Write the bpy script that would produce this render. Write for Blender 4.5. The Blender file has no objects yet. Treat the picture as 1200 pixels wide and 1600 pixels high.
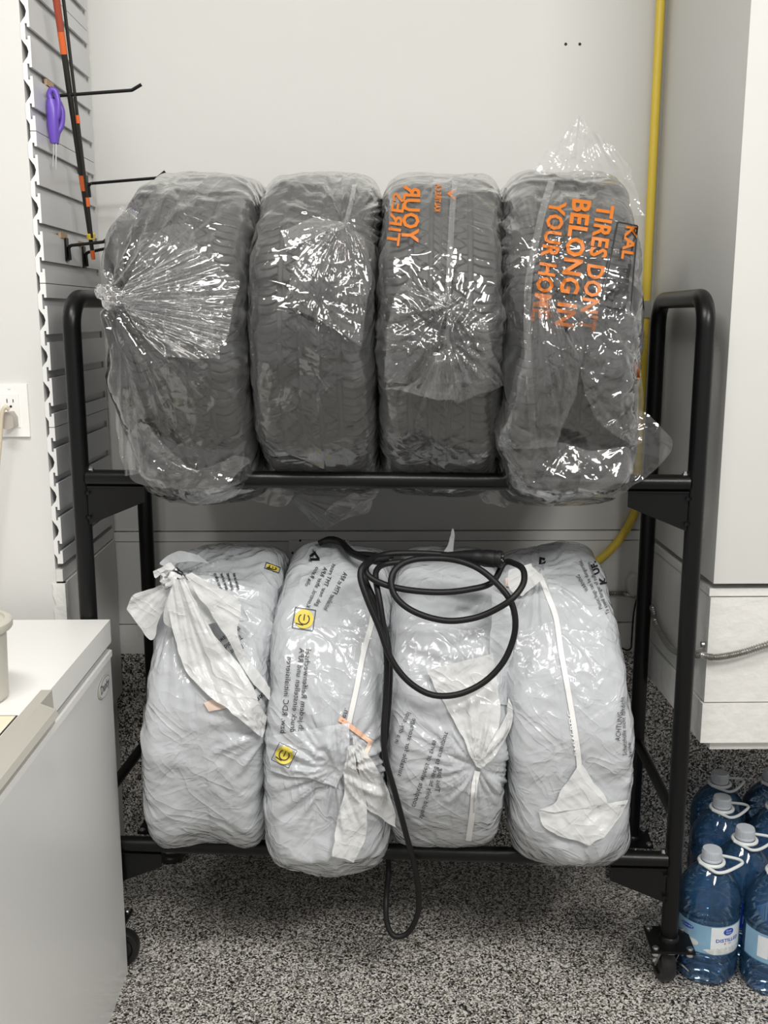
import bpy, bmesh, math, random
import numpy as np
from mathutils import Vector, Matrix
from mathutils.bvhtree import BVHTree

# ------------------------------------------------------------------ camera
F_PX, PITCH, YAW, CAM_H = 1578.5, 0.1933, 0.0148, 1.43
C = bpy.context.scene.collection
scene = bpy.context.scene
cam_data = bpy.data.cameras.new('camera')
cam_data.lens = F_PX / 1600 * 36.0
cam_data.sensor_width = 36.0
cam_data.clip_start = 0.05
cam = bpy.data.objects.new('camera', cam_data)
cam.location = (0, 0, CAM_H)
cam.rotation_euler = (math.pi / 2 - PITCH, 0, -YAW)
C.objects.link(cam)
scene.camera = cam

# ------------------------------------------------------------------ world, lights, exposure
world = bpy.data.worlds.new('garage_ambient')
world.use_nodes = True
world.node_tree.nodes['Background'].inputs[0].default_value = (1.0, 0.985, 0.96, 1)
world.node_tree.nodes['Background'].inputs[1].default_value = 0.48
scene.world = world

def area(name, loc, size, size_y, power, target, col=(1, 0.985, 0.95)):
    l = bpy.data.lights.new(name, 'AREA')
    l.shape = 'RECTANGLE'; l.size = size; l.size_y = size_y; l.energy = power; l.color = col
    o = bpy.data.objects.new(name, l); o.location = loc
    o.rotation_euler = (Vector(target) - Vector(loc)).to_track_quat('-Z', 'Y').to_euler()
    C.objects.link(o); return o
area('ceiling_light', (-0.40, 0.6, 2.95), 1.1, 0.30, 36, (-0.2, 1.2, 0))
area('ceiling_light', (1.2, -0.3, 2.9), 1.3, 0.4, 62, (-0.2, 1.0, 0.2))
scene.view_settings.view_transform = 'Standard'
scene.view_settings.look = 'None'
scene.view_settings.exposure = 0.16
scene.view_settings.gamma = 1.0
scene.view_settings.use_curve_mapping = False
scene.cycles.transparent_max_bounces = 24
scene.cycles.max_bounces = 10
scene.cycles.sample_clamp_indirect = 6

# ------------------------------------------------------------------ pixel <-> world helpers
CP, SP, CY, SY = math.cos(PITCH), math.sin(PITCH), math.cos(YAW), math.sin(YAW)
def ray(px, py):
    X, V = (px - 600) / F_PX, -(py - 800) / F_PX
    yf, z = CP + V * SP, -SP + V * CP
    return Vector((X * CY + yf * SY, -X * SY + yf * CY, z))
CAM = Vector((0, 0, CAM_H))
def at(px, py, Y):
    d = ray(px, py); return CAM + d * (Y / d.y)
def at_x(px, py, X):
    d = ray(px, py); return CAM + d * (X / d.x)
def at_z(px, py, Z):
    d = ray(px, py); return CAM + d * ((Z - CAM_H) / d.z)
def to_px(P):            # numpy Nx3 -> Nx2
    x, y, z = P[:, 0], P[:, 1], P[:, 2] - CAM_H
    xc = x * CY - y * SY; yf = x * SY + y * CY
    d = yf * CP - z * SP; v = yf * SP + z * CP
    return np.stack([600 + F_PX * xc / d, 800 - F_PX * v / d], 1)

# ------------------------------------------------------------------ materials
def mat(name, col, rough=0.5, metal=0.0, spec=0.5, noise=0.0, bump=0.0, nscale=40.0, coat=0.0, bscale=None, trans=0.0, sheen=0):
    m = bpy.data.materials.new(name); m.use_nodes = True
    nt = m.node_tree; b = nt.nodes['Principled BSDF']
    b.inputs['Base Color'].default_value = (*col, 1)
    b.inputs['Roughness'].default_value = rough
    b.inputs['Metallic'].default_value = metal
    b.inputs['Specular IOR Level'].default_value = spec
    b.inputs['Coat Weight'].default_value = coat
    b.inputs['Transmission Weight'].default_value = trans
    if noise or bump:
        tc = nt.nodes.new('ShaderNodeTexCoord')
        n = nt.nodes.new('ShaderNodeTexNoise'); n.inputs['Scale'].default_value = nscale; n.inputs['Detail'].default_value = 5
        nt.links.new(tc.outputs['Object'], n.inputs['Vector'])
        if noise:
            r = nt.nodes.new('ShaderNodeMapRange'); r.inputs[3].default_value = 1 - noise; r.inputs[4].default_value = 1 + noise
            nt.links.new(n.outputs['Fac'], r.inputs[0])
            mx = nt.nodes.new('ShaderNodeVectorMath'); mx.operation = 'SCALE'; mx.inputs[0].default_value = col
            nt.links.new(r.outputs[0], mx.inputs['Scale']); nt.links.new(mx.outputs[0], b.inputs['Base Color'])
        if bump:
            n2 = nt.nodes.new('ShaderNodeTexNoise'); n2.inputs['Scale'].default_value = bscale or nscale; n2.inputs['Detail'].default_value = 6
            nt.links.new(tc.outputs['Object'], n2.inputs['Vector'])
            bp = nt.nodes.new('ShaderNodeBump'); bp.inputs['Strength'].default_value = bump; bp.inputs['Distance'].default_value = 0.004
            nt.links.new(n2.outputs['Fac'], bp.inputs['Height']); nt.links.new(bp.outputs[0], b.inputs['Normal'])
    return m

M = {}
M['wall'] = mat('white_painted_drywall', (0.615, 0.61, 0.585), 0.6, noise=0.02, bump=0.25, nscale=3, bscale=14)
M['wall_trowel'] = mat('trowelled_white_plaster', (0.66, 0.65, 0.63), 0.55, noise=0.02, bump=0.45, nscale=3, bscale=9)
M['board'] = mat('white_painted_board', (0.70, 0.69, 0.665), 0.5, noise=0.04, bump=0.3, nscale=6, bscale=30)
M['board_rough'] = mat('rough_white_painted_board', (0.76, 0.75, 0.72), 0.5, noise=0.04, bump=0.9, nscale=8, bscale=35)
M['slat'] = mat('grey_pvc_slat', (0.60, 0.605, 0.61), 0.3, noise=0.02, nscale=5)
M['slat_end'] = mat('white_cut_pvc', (0.78, 0.775, 0.76), 0.5)
M['black'] = mat('satin_black_powder_coat', (0.004, 0.004, 0.0042), 0.33, spec=0.28, noise=0.1, bump=0.06, nscale=300)
M['plate'] = mat('black_caster_plate', (0.004, 0.004, 0.004), 0.35, spec=0.25)
M['tyre_black'] = mat('caster_rubber', (0.012, 0.012, 0.012), 0.4, noise=0.2, nscale=60)
M['chrome'] = mat('zinc_plated_steel', (0.65, 0.65, 0.66), 0.25, metal=1.0, noise=0.05, nscale=80)
M['rubber'] = mat('tyre_rubber', (0.078, 0.078, 0.077), 0.6, noise=0.15, nscale=30, bump=0.1, bscale=200)
M['cable'] = mat('black_cable_jacket', (0.007, 0.007, 0.0075), 0.48, spec=0.3, noise=0.1, nscale=50)
M['enamel'] = mat('white_freezer_enamel', (0.74, 0.735, 0.72), 0.3, noise=0.015, nscale=3, bump=0.06, bscale=500, coat=0.2)
M['lid'] = mat('white_lid_enamel', (0.83, 0.82, 0.795), 0.35, noise=0.02, nscale=4)
M['gasket'] = mat('grey_gasket', (0.13, 0.13, 0.15), 0.6)
M['handle'] = mat('beige_grey_plastic', (0.42, 0.40, 0.355), 0.45)
M['outlet'] = mat('white_outlet_plastic', (0.85, 0.84, 0.81), 0.35)
M['plug'] = mat('taupe_plug_plastic', (0.42, 0.385, 0.34), 0.45)
M['cord'] = mat('cream_cord_jacket', (0.62, 0.55, 0.42), 0.5)
M['dark'] = mat('dark_slot', (0.02, 0.018, 0.016), 0.7)
M['yellow'] = mat('yellow_gas_pipe_coating', (0.72, 0.53, 0.06), 0.45, noise=0.06, nscale=20)
M['conduit'] = mat('galvanised_conduit', (0.40, 0.39, 0.37), 0.35, metal=0.9)
M['orange'] = mat('orange_print', (0.52, 0.145, 0.012), 0.5)
M['peach'] = mat('tag_showthrough_tint', (0.82, 0.64, 0.54), 0.4, noise=0.12, nscale=25)  # orange tag paled by film haze, put into the colour of patches on the bag
M['peach2'] = mat('tag_edge_showthrough_tint', (0.85, 0.50, 0.34), 0.4, noise=0.12, nscale=25)  # stronger show-through tint, haze of the film mixed into the colour
M['orange_tag'] = mat('orange_tag_paper', (0.95, 0.36, 0.12), 0.6)
M['ink'] = mat('black_print', (0.012, 0.012, 0.013), 0.5)
M['yellow_ink'] = mat('yellow_print', (0.72, 0.58, 0.08), 0.5)
M['purple'] = mat('purple_plastic', (0.13, 0.065, 0.42), 0.35)
M['rod_black'] = mat('black_rod_blank', (0.015, 0.014, 0.010), 0.4)
M['rod_orange'] = mat('orange_rod_wrap', (0.65, 0.13, 0.03), 0.4)
M['rod_red'] = mat('red_rod_print', (0.33, 0.06, 0.03), 0.4)
M['white_ink'] = mat('white_print', (0.85, 0.85, 0.85), 0.5)
M['tan'] = mat('tan_hook_backing', (0.42, 0.29, 0.18), 0.6)
M['cap'] = mat('grey_bottle_cap', (0.50, 0.53, 0.57), 0.45)
M['ring'] = mat('white_carry_ring', (0.72, 0.75, 0.74), 0.4)
M['label_blue'] = mat('jug_label_film', (0.25, 0.45, 0.62), 0.3, noise=0.5, nscale=9)
M['label_white'] = mat('jug_label_white', (0.75, 0.78, 0.80), 0.35, noise=0.1, nscale=60)
M['label_navy'] = mat('jug_label_navy', (0.01, 0.06, 0.42), 0.35)
M['label_mount'] = mat('jug_label_mountain', (0.62, 0.64, 0.62), 0.4, noise=0.5, nscale=90)
M['green'] = mat('green_plastic', (0.12, 0.32, 0.03), 0.5)
M['tub'] = mat('cloudy_tub_plastic', (0.72, 0.69, 0.60), 0.35, trans=0.35)
M['paper'] = mat('cream_label_paper', (0.78, 0.72, 0.55), 0.6)
M['grey_metal'] = mat('grey_steel_clip', (0.5, 0.5, 0.48), 0.35, metal=0.8)
M['seam'] = mat('white_weld_strip', (0.80, 0.80, 0.78), 0.4)

def floor_mat():
    m = bpy.data.materials.new('flake_epoxy'); m.use_nodes = True
    nt = m.node_tree; b = nt.nodes['Principled BSDF']; N = nt.nodes.new; L = nt.links.new
    tc = N('ShaderNodeTexCoord')
    nz = N('ShaderNodeTexNoise'); nz.inputs['Scale'].default_value = 160; nz.inputs['Detail'].default_value = 2
    L(tc.outputs['Object'], nz.inputs['Vector'])
    ad = N('ShaderNodeVectorMath'); ad.operation = 'MULTIPLY_ADD'; ad.inputs[1].default_value = (0.006,) * 3
    L(nz.outputs['Color'], ad.inputs[0]); L(tc.outputs['Object'], ad.inputs[2])
    v = N('ShaderNodeTexVoronoi'); v.inputs['Scale'].default_value = 300
    L(ad.outputs[0], v.inputs['Vector'])
    sx = N('ShaderNodeSeparateColor'); L(v.outputs['Color'], sx.inputs[0])
    r = N('ShaderNodeValToRGB'); r.color_ramp.interpolation = 'CONSTANT'
    els = [(0, (0.013, 0.012, 0.012)), (0.27, (0.085, 0.078, 0.072)), (0.36, (0.24, 0.225, 0.205)), (0.56, (0.54, 0.515, 0.475)), (0.76, (0.72, 0.695, 0.655)), (0.93, (0.30, 0.25, 0.20))]
    r.color_ramp.elements[0].position = 0; r.color_ramp.elements[0].color = (*els[0][1], 1)
    r.color_ramp.elements[1].position = els[1][0]; r.color_ramp.elements[1].color = (*els[1][1], 1)
    for p, c in els[2:]:
        e = r.color_ramp.elements.new(p); e.color = (*c, 1)
    L(sx.outputs[0], r.inputs[0]); L(r.outputs[0], b.inputs['Base Color'])
    b.inputs['Roughness'].default_value = 0.45
    bp = N('ShaderNodeBump'); bp.inputs['Strength'].default_value = 0.3; bp.inputs['Distance'].default_value = 0.001
    L(sx.outputs[1], bp.inputs['Height']); L(bp.outputs[0], b.inputs['Normal'])
    return m
M['floor'] = floor_mat()

def film_mat(name, haze, haze_col, gloss, rough, tint=(1, 1, 1), bumpd=0.004, bsc=22, transl=0.35, edge=0.4):
    """thin plastic film: see-through + white haze (diffuse/translucent) + glossy wrinkles"""
    m = bpy.data.materials.new(name); m.use_nodes = True
    nt = m.node_tree; N = nt.nodes.new; L = nt.links.new
    nt.nodes.remove(nt.nodes['Principled BSDF']); out = nt.nodes['Material Output']
    tc = N('ShaderNodeTexCoord')
    n1 = N('ShaderNodeTexNoise'); n1.inputs['Scale'].default_value = bsc; n1.inputs['Detail'].default_value = 3; n1.inputs['Distortion'].default_value = 1.2
    L(tc.outputs['Object'], n1.inputs['Vector'])
    mp = N('ShaderNodeMapping'); mp.vector_type = 'TEXTURE'; mp.inputs['Rotation'].default_value = (0.4, 0.62, 0.3); mp.inputs['Scale'].default_value = (2.3, 1.3, 0.75); L(tc.outputs['Object'], mp.inputs['Vector'])
    mp2 = N('ShaderNodeMapping'); mp2.vector_type = 'TEXTURE'; mp2.inputs['Rotation'].default_value = (0.3, -0.75, 0.5); mp2.inputs['Scale'].default_value = (1.9, 1.2, 0.6); L(tc.outputs['Object'], mp2.inputs['Vector'])
    def ridge(vec, sc, dist, mid):
        n = N('ShaderNodeTexNoise'); n.inputs['Scale'].default_value = sc; n.inputs['Detail'].default_value = 1.5; n.inputs['Distortion'].default_value = dist
        L(vec, n.inputs['Vector'])
        a = N('ShaderNodeMath'); a.operation = 'SUBTRACT'; a.inputs[1].default_value = mid; L(n.outputs['Fac'], a.inputs[0])
        b = N('ShaderNodeMath'); b.operation = 'ABSOLUTE'; L(a.outputs[0], b.inputs[0])
        c = N('ShaderNodeMath'); c.operation = 'POWER'; c.inputs[1].default_value = 0.6; L(b.outputs[0], c.inputs[0])
        return c.outputs[0]
    r1_, r2_ = ridge(mp.outputs[0], bsc, 1.6, 0.45), ridge(mp2.outputs[0], bsc * 1.7, 1.3, 0.56)
    sm_ = N('ShaderNodeMath'); sm_.operation = 'MULTIPLY_ADD'; sm_.inputs[1].default_value = 0.45; L(r2_, sm_.inputs[0]); L(r1_, sm_.inputs[2])
    ad = N('ShaderNodeMath'); ad.operation = 'MULTIPLY_ADD'; ad.inputs[1].default_value = -0.9
    L(sm_.outputs[0], ad.inputs[0]); L(n1.outputs['Fac'], ad.inputs[2])
    bp = N('ShaderNodeBump'); bp.inputs['Strength'].default_value = 1.0; bp.inputs['Distance'].default_value = bumpd
    L(ad.outputs[0], bp.inputs['Height'])
    tr = N('ShaderNodeBsdfTransparent'); tr.inputs[0].default_value = (*tint, 1)
    df = N('ShaderNodeBsdfDiffuse'); df.inputs[0].default_value = (*haze_col, 1); L(bp.outputs[0], df.inputs['Normal'])
    tl = N('ShaderNodeBsdfTranslucent'); tl.inputs[0].default_value = (*haze_col, 1)
    hz = N('ShaderNodeMixShader'); hz.inputs[0].default_value = transl; L(df.outputs[0], hz.inputs[1]); L(tl.outputs[0], hz.inputs[2])
    lw = N('ShaderNodeLayerWeight'); lw.inputs['Blend'].default_value = 0.5
    pw = N('ShaderNodeMath'); pw.operation = 'POWER'; pw.inputs[1].default_value = 2.5; L(lw.outputs['Facing'], pw.inputs[0])
    mr = N('ShaderNodeMapRange'); mr.inputs[3].default_value = haze; mr.inputs[4].default_value = min(1, haze + edge); L(pw.outputs[0], mr.inputs[0])
    m1 = N('ShaderNodeMixShader'); L(mr.outputs[0], m1.inputs[0]); L(tr.outputs[0], m1.inputs[1]); L(hz.outputs[0], m1.inputs[2])
    gl = N('ShaderNodeBsdfGlossy'); gl.inputs['Roughness'].default_value = rough; L(bp.outputs[0], gl.inputs['Normal'])
    fr = N('ShaderNodeFresnel'); fr.inputs[0].default_value = 1.5; L(bp.outputs[0], fr.inputs['Normal'])
    g2 = N('ShaderNodeMath'); g2.operation = 'MULTIPLY'; g2.inputs[1].default_value = gloss; g2.use_clamp = True; L(fr.outputs[0], g2.inputs[0])
    m2 = N('ShaderNodeMixShader'); L(g2.outputs[0], m2.inputs[0]); L(m1.outputs[0], m2.inputs[1]); L(gl.outputs[0], m2.inputs[2])
    L(m2.outputs[0], out.inputs['Surface'])
    return m
M['clear_film'] = film_mat('clear_polythene_film', 0.04, (0.9, 0.9, 0.89), 2.8, 0.075, bumpd=0.0045, bsc=8, edge=0.5)
M['clear_fold'] = film_mat('gathered_clear_film', 0.13, (0.92, 0.92, 0.89), 2.6, 0.10, bumpd=0.004, bsc=14, edge=0.5)
M['white_film'] = film_mat('white_polythene_film', 0.80, (0.80, 0.83, 0.86), 1.3, 0.20, bumpd=0.006, bsc=11, transl=0.22, edge=0.2)
M['white_fold'] = film_mat('doubled_white_film', 0.90, (0.88, 0.885, 0.88), 1.1, 0.22, bumpd=0.005, bsc=12, transl=0.25, edge=0.05)

def jug_mat():
    m = bpy.data.materials.new('blue_jug_plastic'); m.use_nodes = True
    nt = m.node_tree; N = nt.nodes.new; L = nt.links.new
    nt.nodes.remove(nt.nodes['Principled BSDF']); out = nt.nodes['Material Output']
    lw = N('ShaderNodeLayerWeight'); lw.inputs[0].default_value = 0.35
    cr = N('ShaderNodeMix'); cr.data_type = 'RGBA'
    cr.inputs[6].default_value = (0.70, 0.84, 0.96, 1); cr.inputs[7].default_value = (0.07, 0.20, 0.46, 1); L(lw.outputs['Facing'], cr.inputs[0])
    tr = N('ShaderNodeBsdfTransparent'); L(cr.outputs[2], tr.inputs[0])
    df = N('ShaderNodeBsdfDiffuse'); df.inputs[0].default_value = (0.08, 0.24, 0.5, 1)
    m1 = N('ShaderNodeMixShader'); m1.inputs[0].default_value = 0.16; L(tr.outputs[0], m1.inputs[1]); L(df.outputs[0], m1.inputs[2])
    gl = N('ShaderNodeBsdfGlossy'); gl.inputs['Roughness'].default_value = 0.06
    fr = N('ShaderNodeFresnel'); fr.inputs[0].default_value = 1.5
    m2 = N('ShaderNodeMixShader'); L(fr.outputs[0], m2.inputs[0]); L(m1.outputs[0], m2.inputs[1]); L(gl.outputs[0], m2.inputs[2])
    L(m2.outputs[0], out.inputs['Surface'])
    return m
M['jug'] = jug_mat()

# ------------------------------------------------------------------ mesh helpers
def link(name, me, m, parent=None):
    o = bpy.data.objects.new(name, me); C.objects.link(o)
    if m is not None and not me.materials:
        me.materials.append(m)
    if parent is not None: o.parent = parent
    return o
def bm_obj(name, bm, m, parent=None, smooth=False, bevel=0.0, seg=2):
    if bevel:
        bmesh.ops.bevel(bm, geom=[e for e in bm.edges if len(e.link_faces) == 2 and e.calc_face_angle(0) > 0.5], offset=bevel, segments=seg, profile=0.6, affect='EDGES')
    bmesh.ops.recalc_face_normals(bm, faces=bm.faces)
    me = bpy.data.meshes.new(name); bm.to_mesh(me); bm.free()
    if smooth:
        me.polygons.foreach_set('use_smooth', [True] * len(me.polygons))
        try: me.set_sharp_from_angle(angle=math.radians(40))
        except Exception: pass
    return link(name, me, m, parent)
def box(bm, a, b, mtx=None):
    vs = [bm.verts.new((x, y, z)) for x in (a[0], b[0]) for y in (a[1], b[1]) for z in (a[2], b[2])]
    for f in ((0, 1, 3, 2), (4, 6, 7, 5), (0, 4, 5, 1), (2, 3, 7, 6), (0, 2, 6, 4), (1, 5, 7, 3)):
        bm.faces.new([vs[i] for i in f])
    if mtx is not None: bmesh.ops.transform(bm, matrix=mtx, verts=vs)
    return vs
def boxo(name, a, b, m, parent=None, bevel=0.0):
    bm = bmesh.new(); box(bm, a, b); return bm_obj(name, bm, m, parent, smooth=bevel > 0, bevel=bevel)
def cyl(bm, p0, p1, r0, r1=None, n=24, cap=True):
    r1 = r0 if r1 is None else r1
    p0, p1 = Vector(p0), Vector(p1); d = (p1 - p0).normalized()
    a = d.orthogonal().normalized(); b = d.cross(a)
    A = [bm.verts.new(p0 + (a * math.cos(t) + b * math.sin(t)) * r0) for t in [2 * math.pi * i / n for i in range(n)]]
    B = [bm.verts.new(p1 + (a * math.cos(t) + b * math.sin(t)) * r1) for t in [2 * math.pi * i / n for i in range(n)]]
    for i in range(n): bm.faces.new((A[i], A[(i + 1) % n], B[(i + 1) % n], B[i]))
    if cap: bm.faces.new(A[::-1]); bm.faces.new(B)
def prism(bm, pts, d):
    """pts: list of Vector polygon; d: extrusion vector"""
    A = [bm.verts.new(p) for p in pts]; B = [bm.verts.new(Vector(p) + Vector(d)) for p in pts]; n = len(pts)
    bm.faces.new(A); bm.faces.new(B[::-1])
    for i in range(n): bm.faces.new((A[i], B[i], B[(i + 1) % n], A[(i + 1) % n]))
def spline(pts, n=8, closed=False):
    """Catmull-Rom through pts"""
    P = [Vector(p) for p in pts]; out = []
    m = len(P); rng = range(m if closed else m - 1)
    for i in rng:
        p0 = P[(i - 1) % m] if closed or i > 0 else P[0] * 2 - P[1]
        p1, p2 = P[i], P[(i + 1) % m]
        p3 = P[(i + 2) % m] if closed or i + 2 < m else P[-1] * 2 - P[-2]
        for k in range(n):
            t = k / n
            out.append(0.5 * ((2 * p1) + (p2 - p0) * t + (2 * p0 - 5 * p1 + 4 * p2 - p3) * t * t + (3 * p1 - p0 - 3 * p2 + p3) * t ** 3))
    if not closed: out.append(P[-1])
    return out
def tube(bm, path, r, n=14, cap=True, rf=None):
    path = [Vector(p) for p in path]; rings = []; up = None
    for i, p in enumerate(path):
        d = (path[min(i + 1, len(path) - 1)] - path[max(i - 1, 0)]).normalized()
        if up is None: up = d.orthogonal().normalized()
        up = (up - d * up.dot(d)).normalized(); s = d.cross(up)
        rr = rf(i / (len(path) - 1)) if rf else r
        rings.append([bm.verts.new(p + (up * math.cos(t) + s * math.sin(t)) * rr) for t in [2 * math.pi * k / n for k in range(n)]])
    for a, b in zip(rings, rings[1:]):
        for k in range(n): bm.faces.new((a[k], a[(k + 1) % n], b[(k + 1) % n], b[k]))
    if cap: bm.faces.new(rings[0][::-1]); bm.faces.new(rings[-1])
def tubeo(name, path, r, m, parent=None, n=14, rf=None):
    bm = bmesh.new(); tube(bm, path, r, n, rf=rf); return bm_obj(name, bm, m, parent, smooth=True)
def lathe(bm, prof, n=40, c=(0, 0, 0)):
    """prof: (r,z) list around z"""
    rings = []
    for r, z in prof:
        if r < 1e-6: rings.append([bm.verts.new((c[0], c[1], c[2] + z))])
        else: rings.append([bm.verts.new((c[0] + r * math.cos(2 * math.pi * k / n), c[1] + r * math.sin(2 * math.pi * k / n), c[2] + z)) for k in range(n)])
    for a, b in zip(rings, rings[1:]):
        for k in range(n):
            k2 = (k + 1) % n
            if len(a) == 1 and len(b) == 1: continue
            if len(a) == 1: bm.faces.new((a[0], b[k], b[k2]))
            elif len(b) == 1: bm.faces.new((a[k], a[k2], b[0]))
            else: bm.faces.new((a[k], a[k2], b[k2], b[k]))
def arc_path(corners, rad, seg=8):
    """polyline with filleted corners"""
    P = [Vector(p) for p in corners]; out = [P[0]]
    for i in range(1, len(P) - 1):
        a, b = (P[i - 1] - P[i]).normalized(), (P[i + 1] - P[i]).normalized()
        ang = a.angle(b); t = rad / math.tan(ang / 2)
        s, e = P[i] + a * t, P[i] + b * t
        cen = P[i] + (a + b).normalized() * (rad / math.sin(ang / 2))
        u, w = s - cen, e - cen; th = u.angle(w)
        for k in range(seg + 1):
            f = k / seg
            out.append(cen + (u * math.sin((1 - f) * th) + w * math.sin(f * th)) / math.sin(th))
    out.append(P[-1]); return out
def empty(name, loc=(0, 0, 0), rz=0.0):
    o = bpy.data.objects.new(name, None); o.location = loc; o.rotation_euler = (0, 0, rz); o.empty_display_size = 0.05
    C.objects.link(o); return o
def tag(o, label, cat, group=None):
    o['label'] = label; o['category'] = cat
    if group: o['group'] = group
    return o
def struct(o):
    o['kind'] = 'structure'; return o
def grid_mesh(name, P, m, parent=None, wrap_u=False, wrap_v=False):
    """P: (nu,nv,3) array"""
    nu, nv = P.shape[:2]
    iu = np.arange(nu if wrap_u else nu - 1); iv = np.arange(nv if wrap_v else nv - 1)
    I, J = np.meshgrid(iu, iv, indexing='ij'); I2, J2 = (I + 1) % nu, (J + 1) % nv
    q = np.stack([I * nv + J, I2 * nv + J, I2 * nv + J2, I * nv + J2], -1).reshape(-1, 4)
    me = bpy.data.meshes.new(name)
    me.vertices.add(nu * nv); me.vertices.foreach_set('co', np.ascontiguousarray(P.reshape(-1), dtype=np.float32))
    me.loops.add(len(q) * 4); me.loops.foreach_set('vertex_index', np.ascontiguousarray(q.reshape(-1), dtype=np.int32))
    me.polygons.add(len(q)); me.polygons.foreach_set('loop_start', np.arange(len(q), dtype=np.int32) * 4)
    me.polygons.foreach_set('use_smooth', np.ones(len(q), dtype=bool))
    me.update(calc_edges=True)
    return link(name, me, m, parent)

# ------------------------------------------------------------------ setting
YW = 2.541          # back wall plane
XS = -0.648         # slat faces
XL = -0.666         # left side wall plane
YL = 2.089          # front-facing wall on the left
XB, YB = 0.702, 1.985   # bulkhead side plane / front plane
ZS = 0.5595         # top of the flake coated stem wall
ZT = 2.95

struct(boxo('floor', (-2.6, -2.2, -0.1), (2.6, 2.9, 0), M['floor']))
struct(boxo('ceiling', (-2.6, -2.2, ZT + 0.03), (2.6, 2.9, ZT + 0.1), M['wall']))
struct(boxo('wall_back', (XL, YW, 0.885), (1.9, YW + 0.15, ZT + 0.03), M['wall']))
struct(boxo('wall_stem', (-1.9, YW - 0.012, 0), (1.9, YW + 0.15, ZS), M['floor']))
wl = struct(boxo('wall_left', (-2.5, YL, 0), (XL, YW + 0.15, ZT + 0.03), M['wall_trowel']))
# boards under the back wall
tb = struct(empty('trim_back', (0, YW, ZS)))
def board(name, a, b, m, parent, bevel=0.0015):
    o = boxo(name, a, b, m, None, bevel); o.parent = parent
    o.matrix_parent_inverse = Matrix.Translation(-Vector(parent.location)); return o
z831, z846, z974 = at(300, 831, YW).z, at(300, 846, YW).z, at(205, 974, YW).z
board('board', (XL, YW - 0.006, z846 + 0.002), (XB, YW + 0.1, z831), M['board'], tb)
board('board', (XL, YW - 0.009, z974 + 0.0015), (XB, YW + 0.1, z846), M['board'], tb)
board('board', (XL, YW - 0.012, ZS), (XB, YW + 0.1, z974 - 0.0015), M['board_rough'], tb, 0.004)
board('corner_strip', (XL, YW - 0.018, ZS), (XL + 0.012, YW, ZT), M['board'], tb)
# lower cladding of the left return wall
tl = struct(empty('trim_left', (XL, YL, ZS)))
board('board', (XL, YL + 0.002, 0.872), (XS - 0.004, YW - 0.02, 0.898), M['board'], tl, 0.003)
bm = bmesh.new()
vs = []
for i in range(30):
    z = ZS - 0.02 + (0.868 - ZS + 0.02) * i / 29
    vs.append((XL - 0.006 + 0.0025 * math.sin(i * 2.3) + 0.002 * math.sin(i * 5.1), z))
poly = [Vector((x, YL - 0.003, z)) for x, z in vs] + [Vector((XS + 0.001, YL - 0.003, 0.868)), Vector((XS + 0.001, YL - 0.003, ZS - 0.02))]
prism(bm, poly, (0, 0.02, 0))
o = bm_obj('end_board', bm, M['board_rough'], tl); o.matrix_parent_inverse = Matrix.Translation(-Vector(tl.location))
board('board', (XL, YL + 0.004, ZS - 0.1), (XS, YW - 0.02, 0.868), M['board'], tl, 0.003)

# ---- bulkhead on the right
bk = struct(empty('wall_right', (XB, YB, 0.5)))
zb = at(1130, 912, YB).z; zb2 = at(1130, 922, YB).z; zb3 = at(1130, 935, YB).z; zb4 = at(1130, 1100, YB).z; zb5 = at(1120, 1162, YB).z; zb6 = at(1150, 1174, YB).z
XC = 1.9
bm = bmesh.new(); box(bm, (XB, YB, zb), (XC, YW - 0.001, ZT + 0.03))
o = bm_obj('upper_panel', bm, M['wall'], bk, smooth=True, bevel=0.004); o.matrix_parent_inverse = Matrix.Translation(-Vector(bk.location))
XD = XB + 0.001
board('board', (XD - 0.004, YB + 0.012, zb3 + .0015), (XC, YW - 0.013, zb2), M['board_rough'], bk, 0.003)
board('board', (XD + 0.13, YB + 0.004, zb3 + .004), (XC, YB + 0.02, zb2 - 0.002), M['board_rough'], bk, 0.002)
board('board', (XD - 0.002, YB + 0.008, zb4 + .0015), (XC, YW - 0.013, zb3 - .0015), M['board_rough'], bk, 0.010)
board('board', (XD - 0.006, YB + 0.004, zb5), (XC, YW - 0.013, zb4 - .0015), M['board_rough'], bk, 0.010)
board('base_board', (XD + 0.02, YB + 0.02, zb6 - .004), (XC, YW - 0.10, zb5 - .002), M['board_rough'], bk, 0.004)

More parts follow.
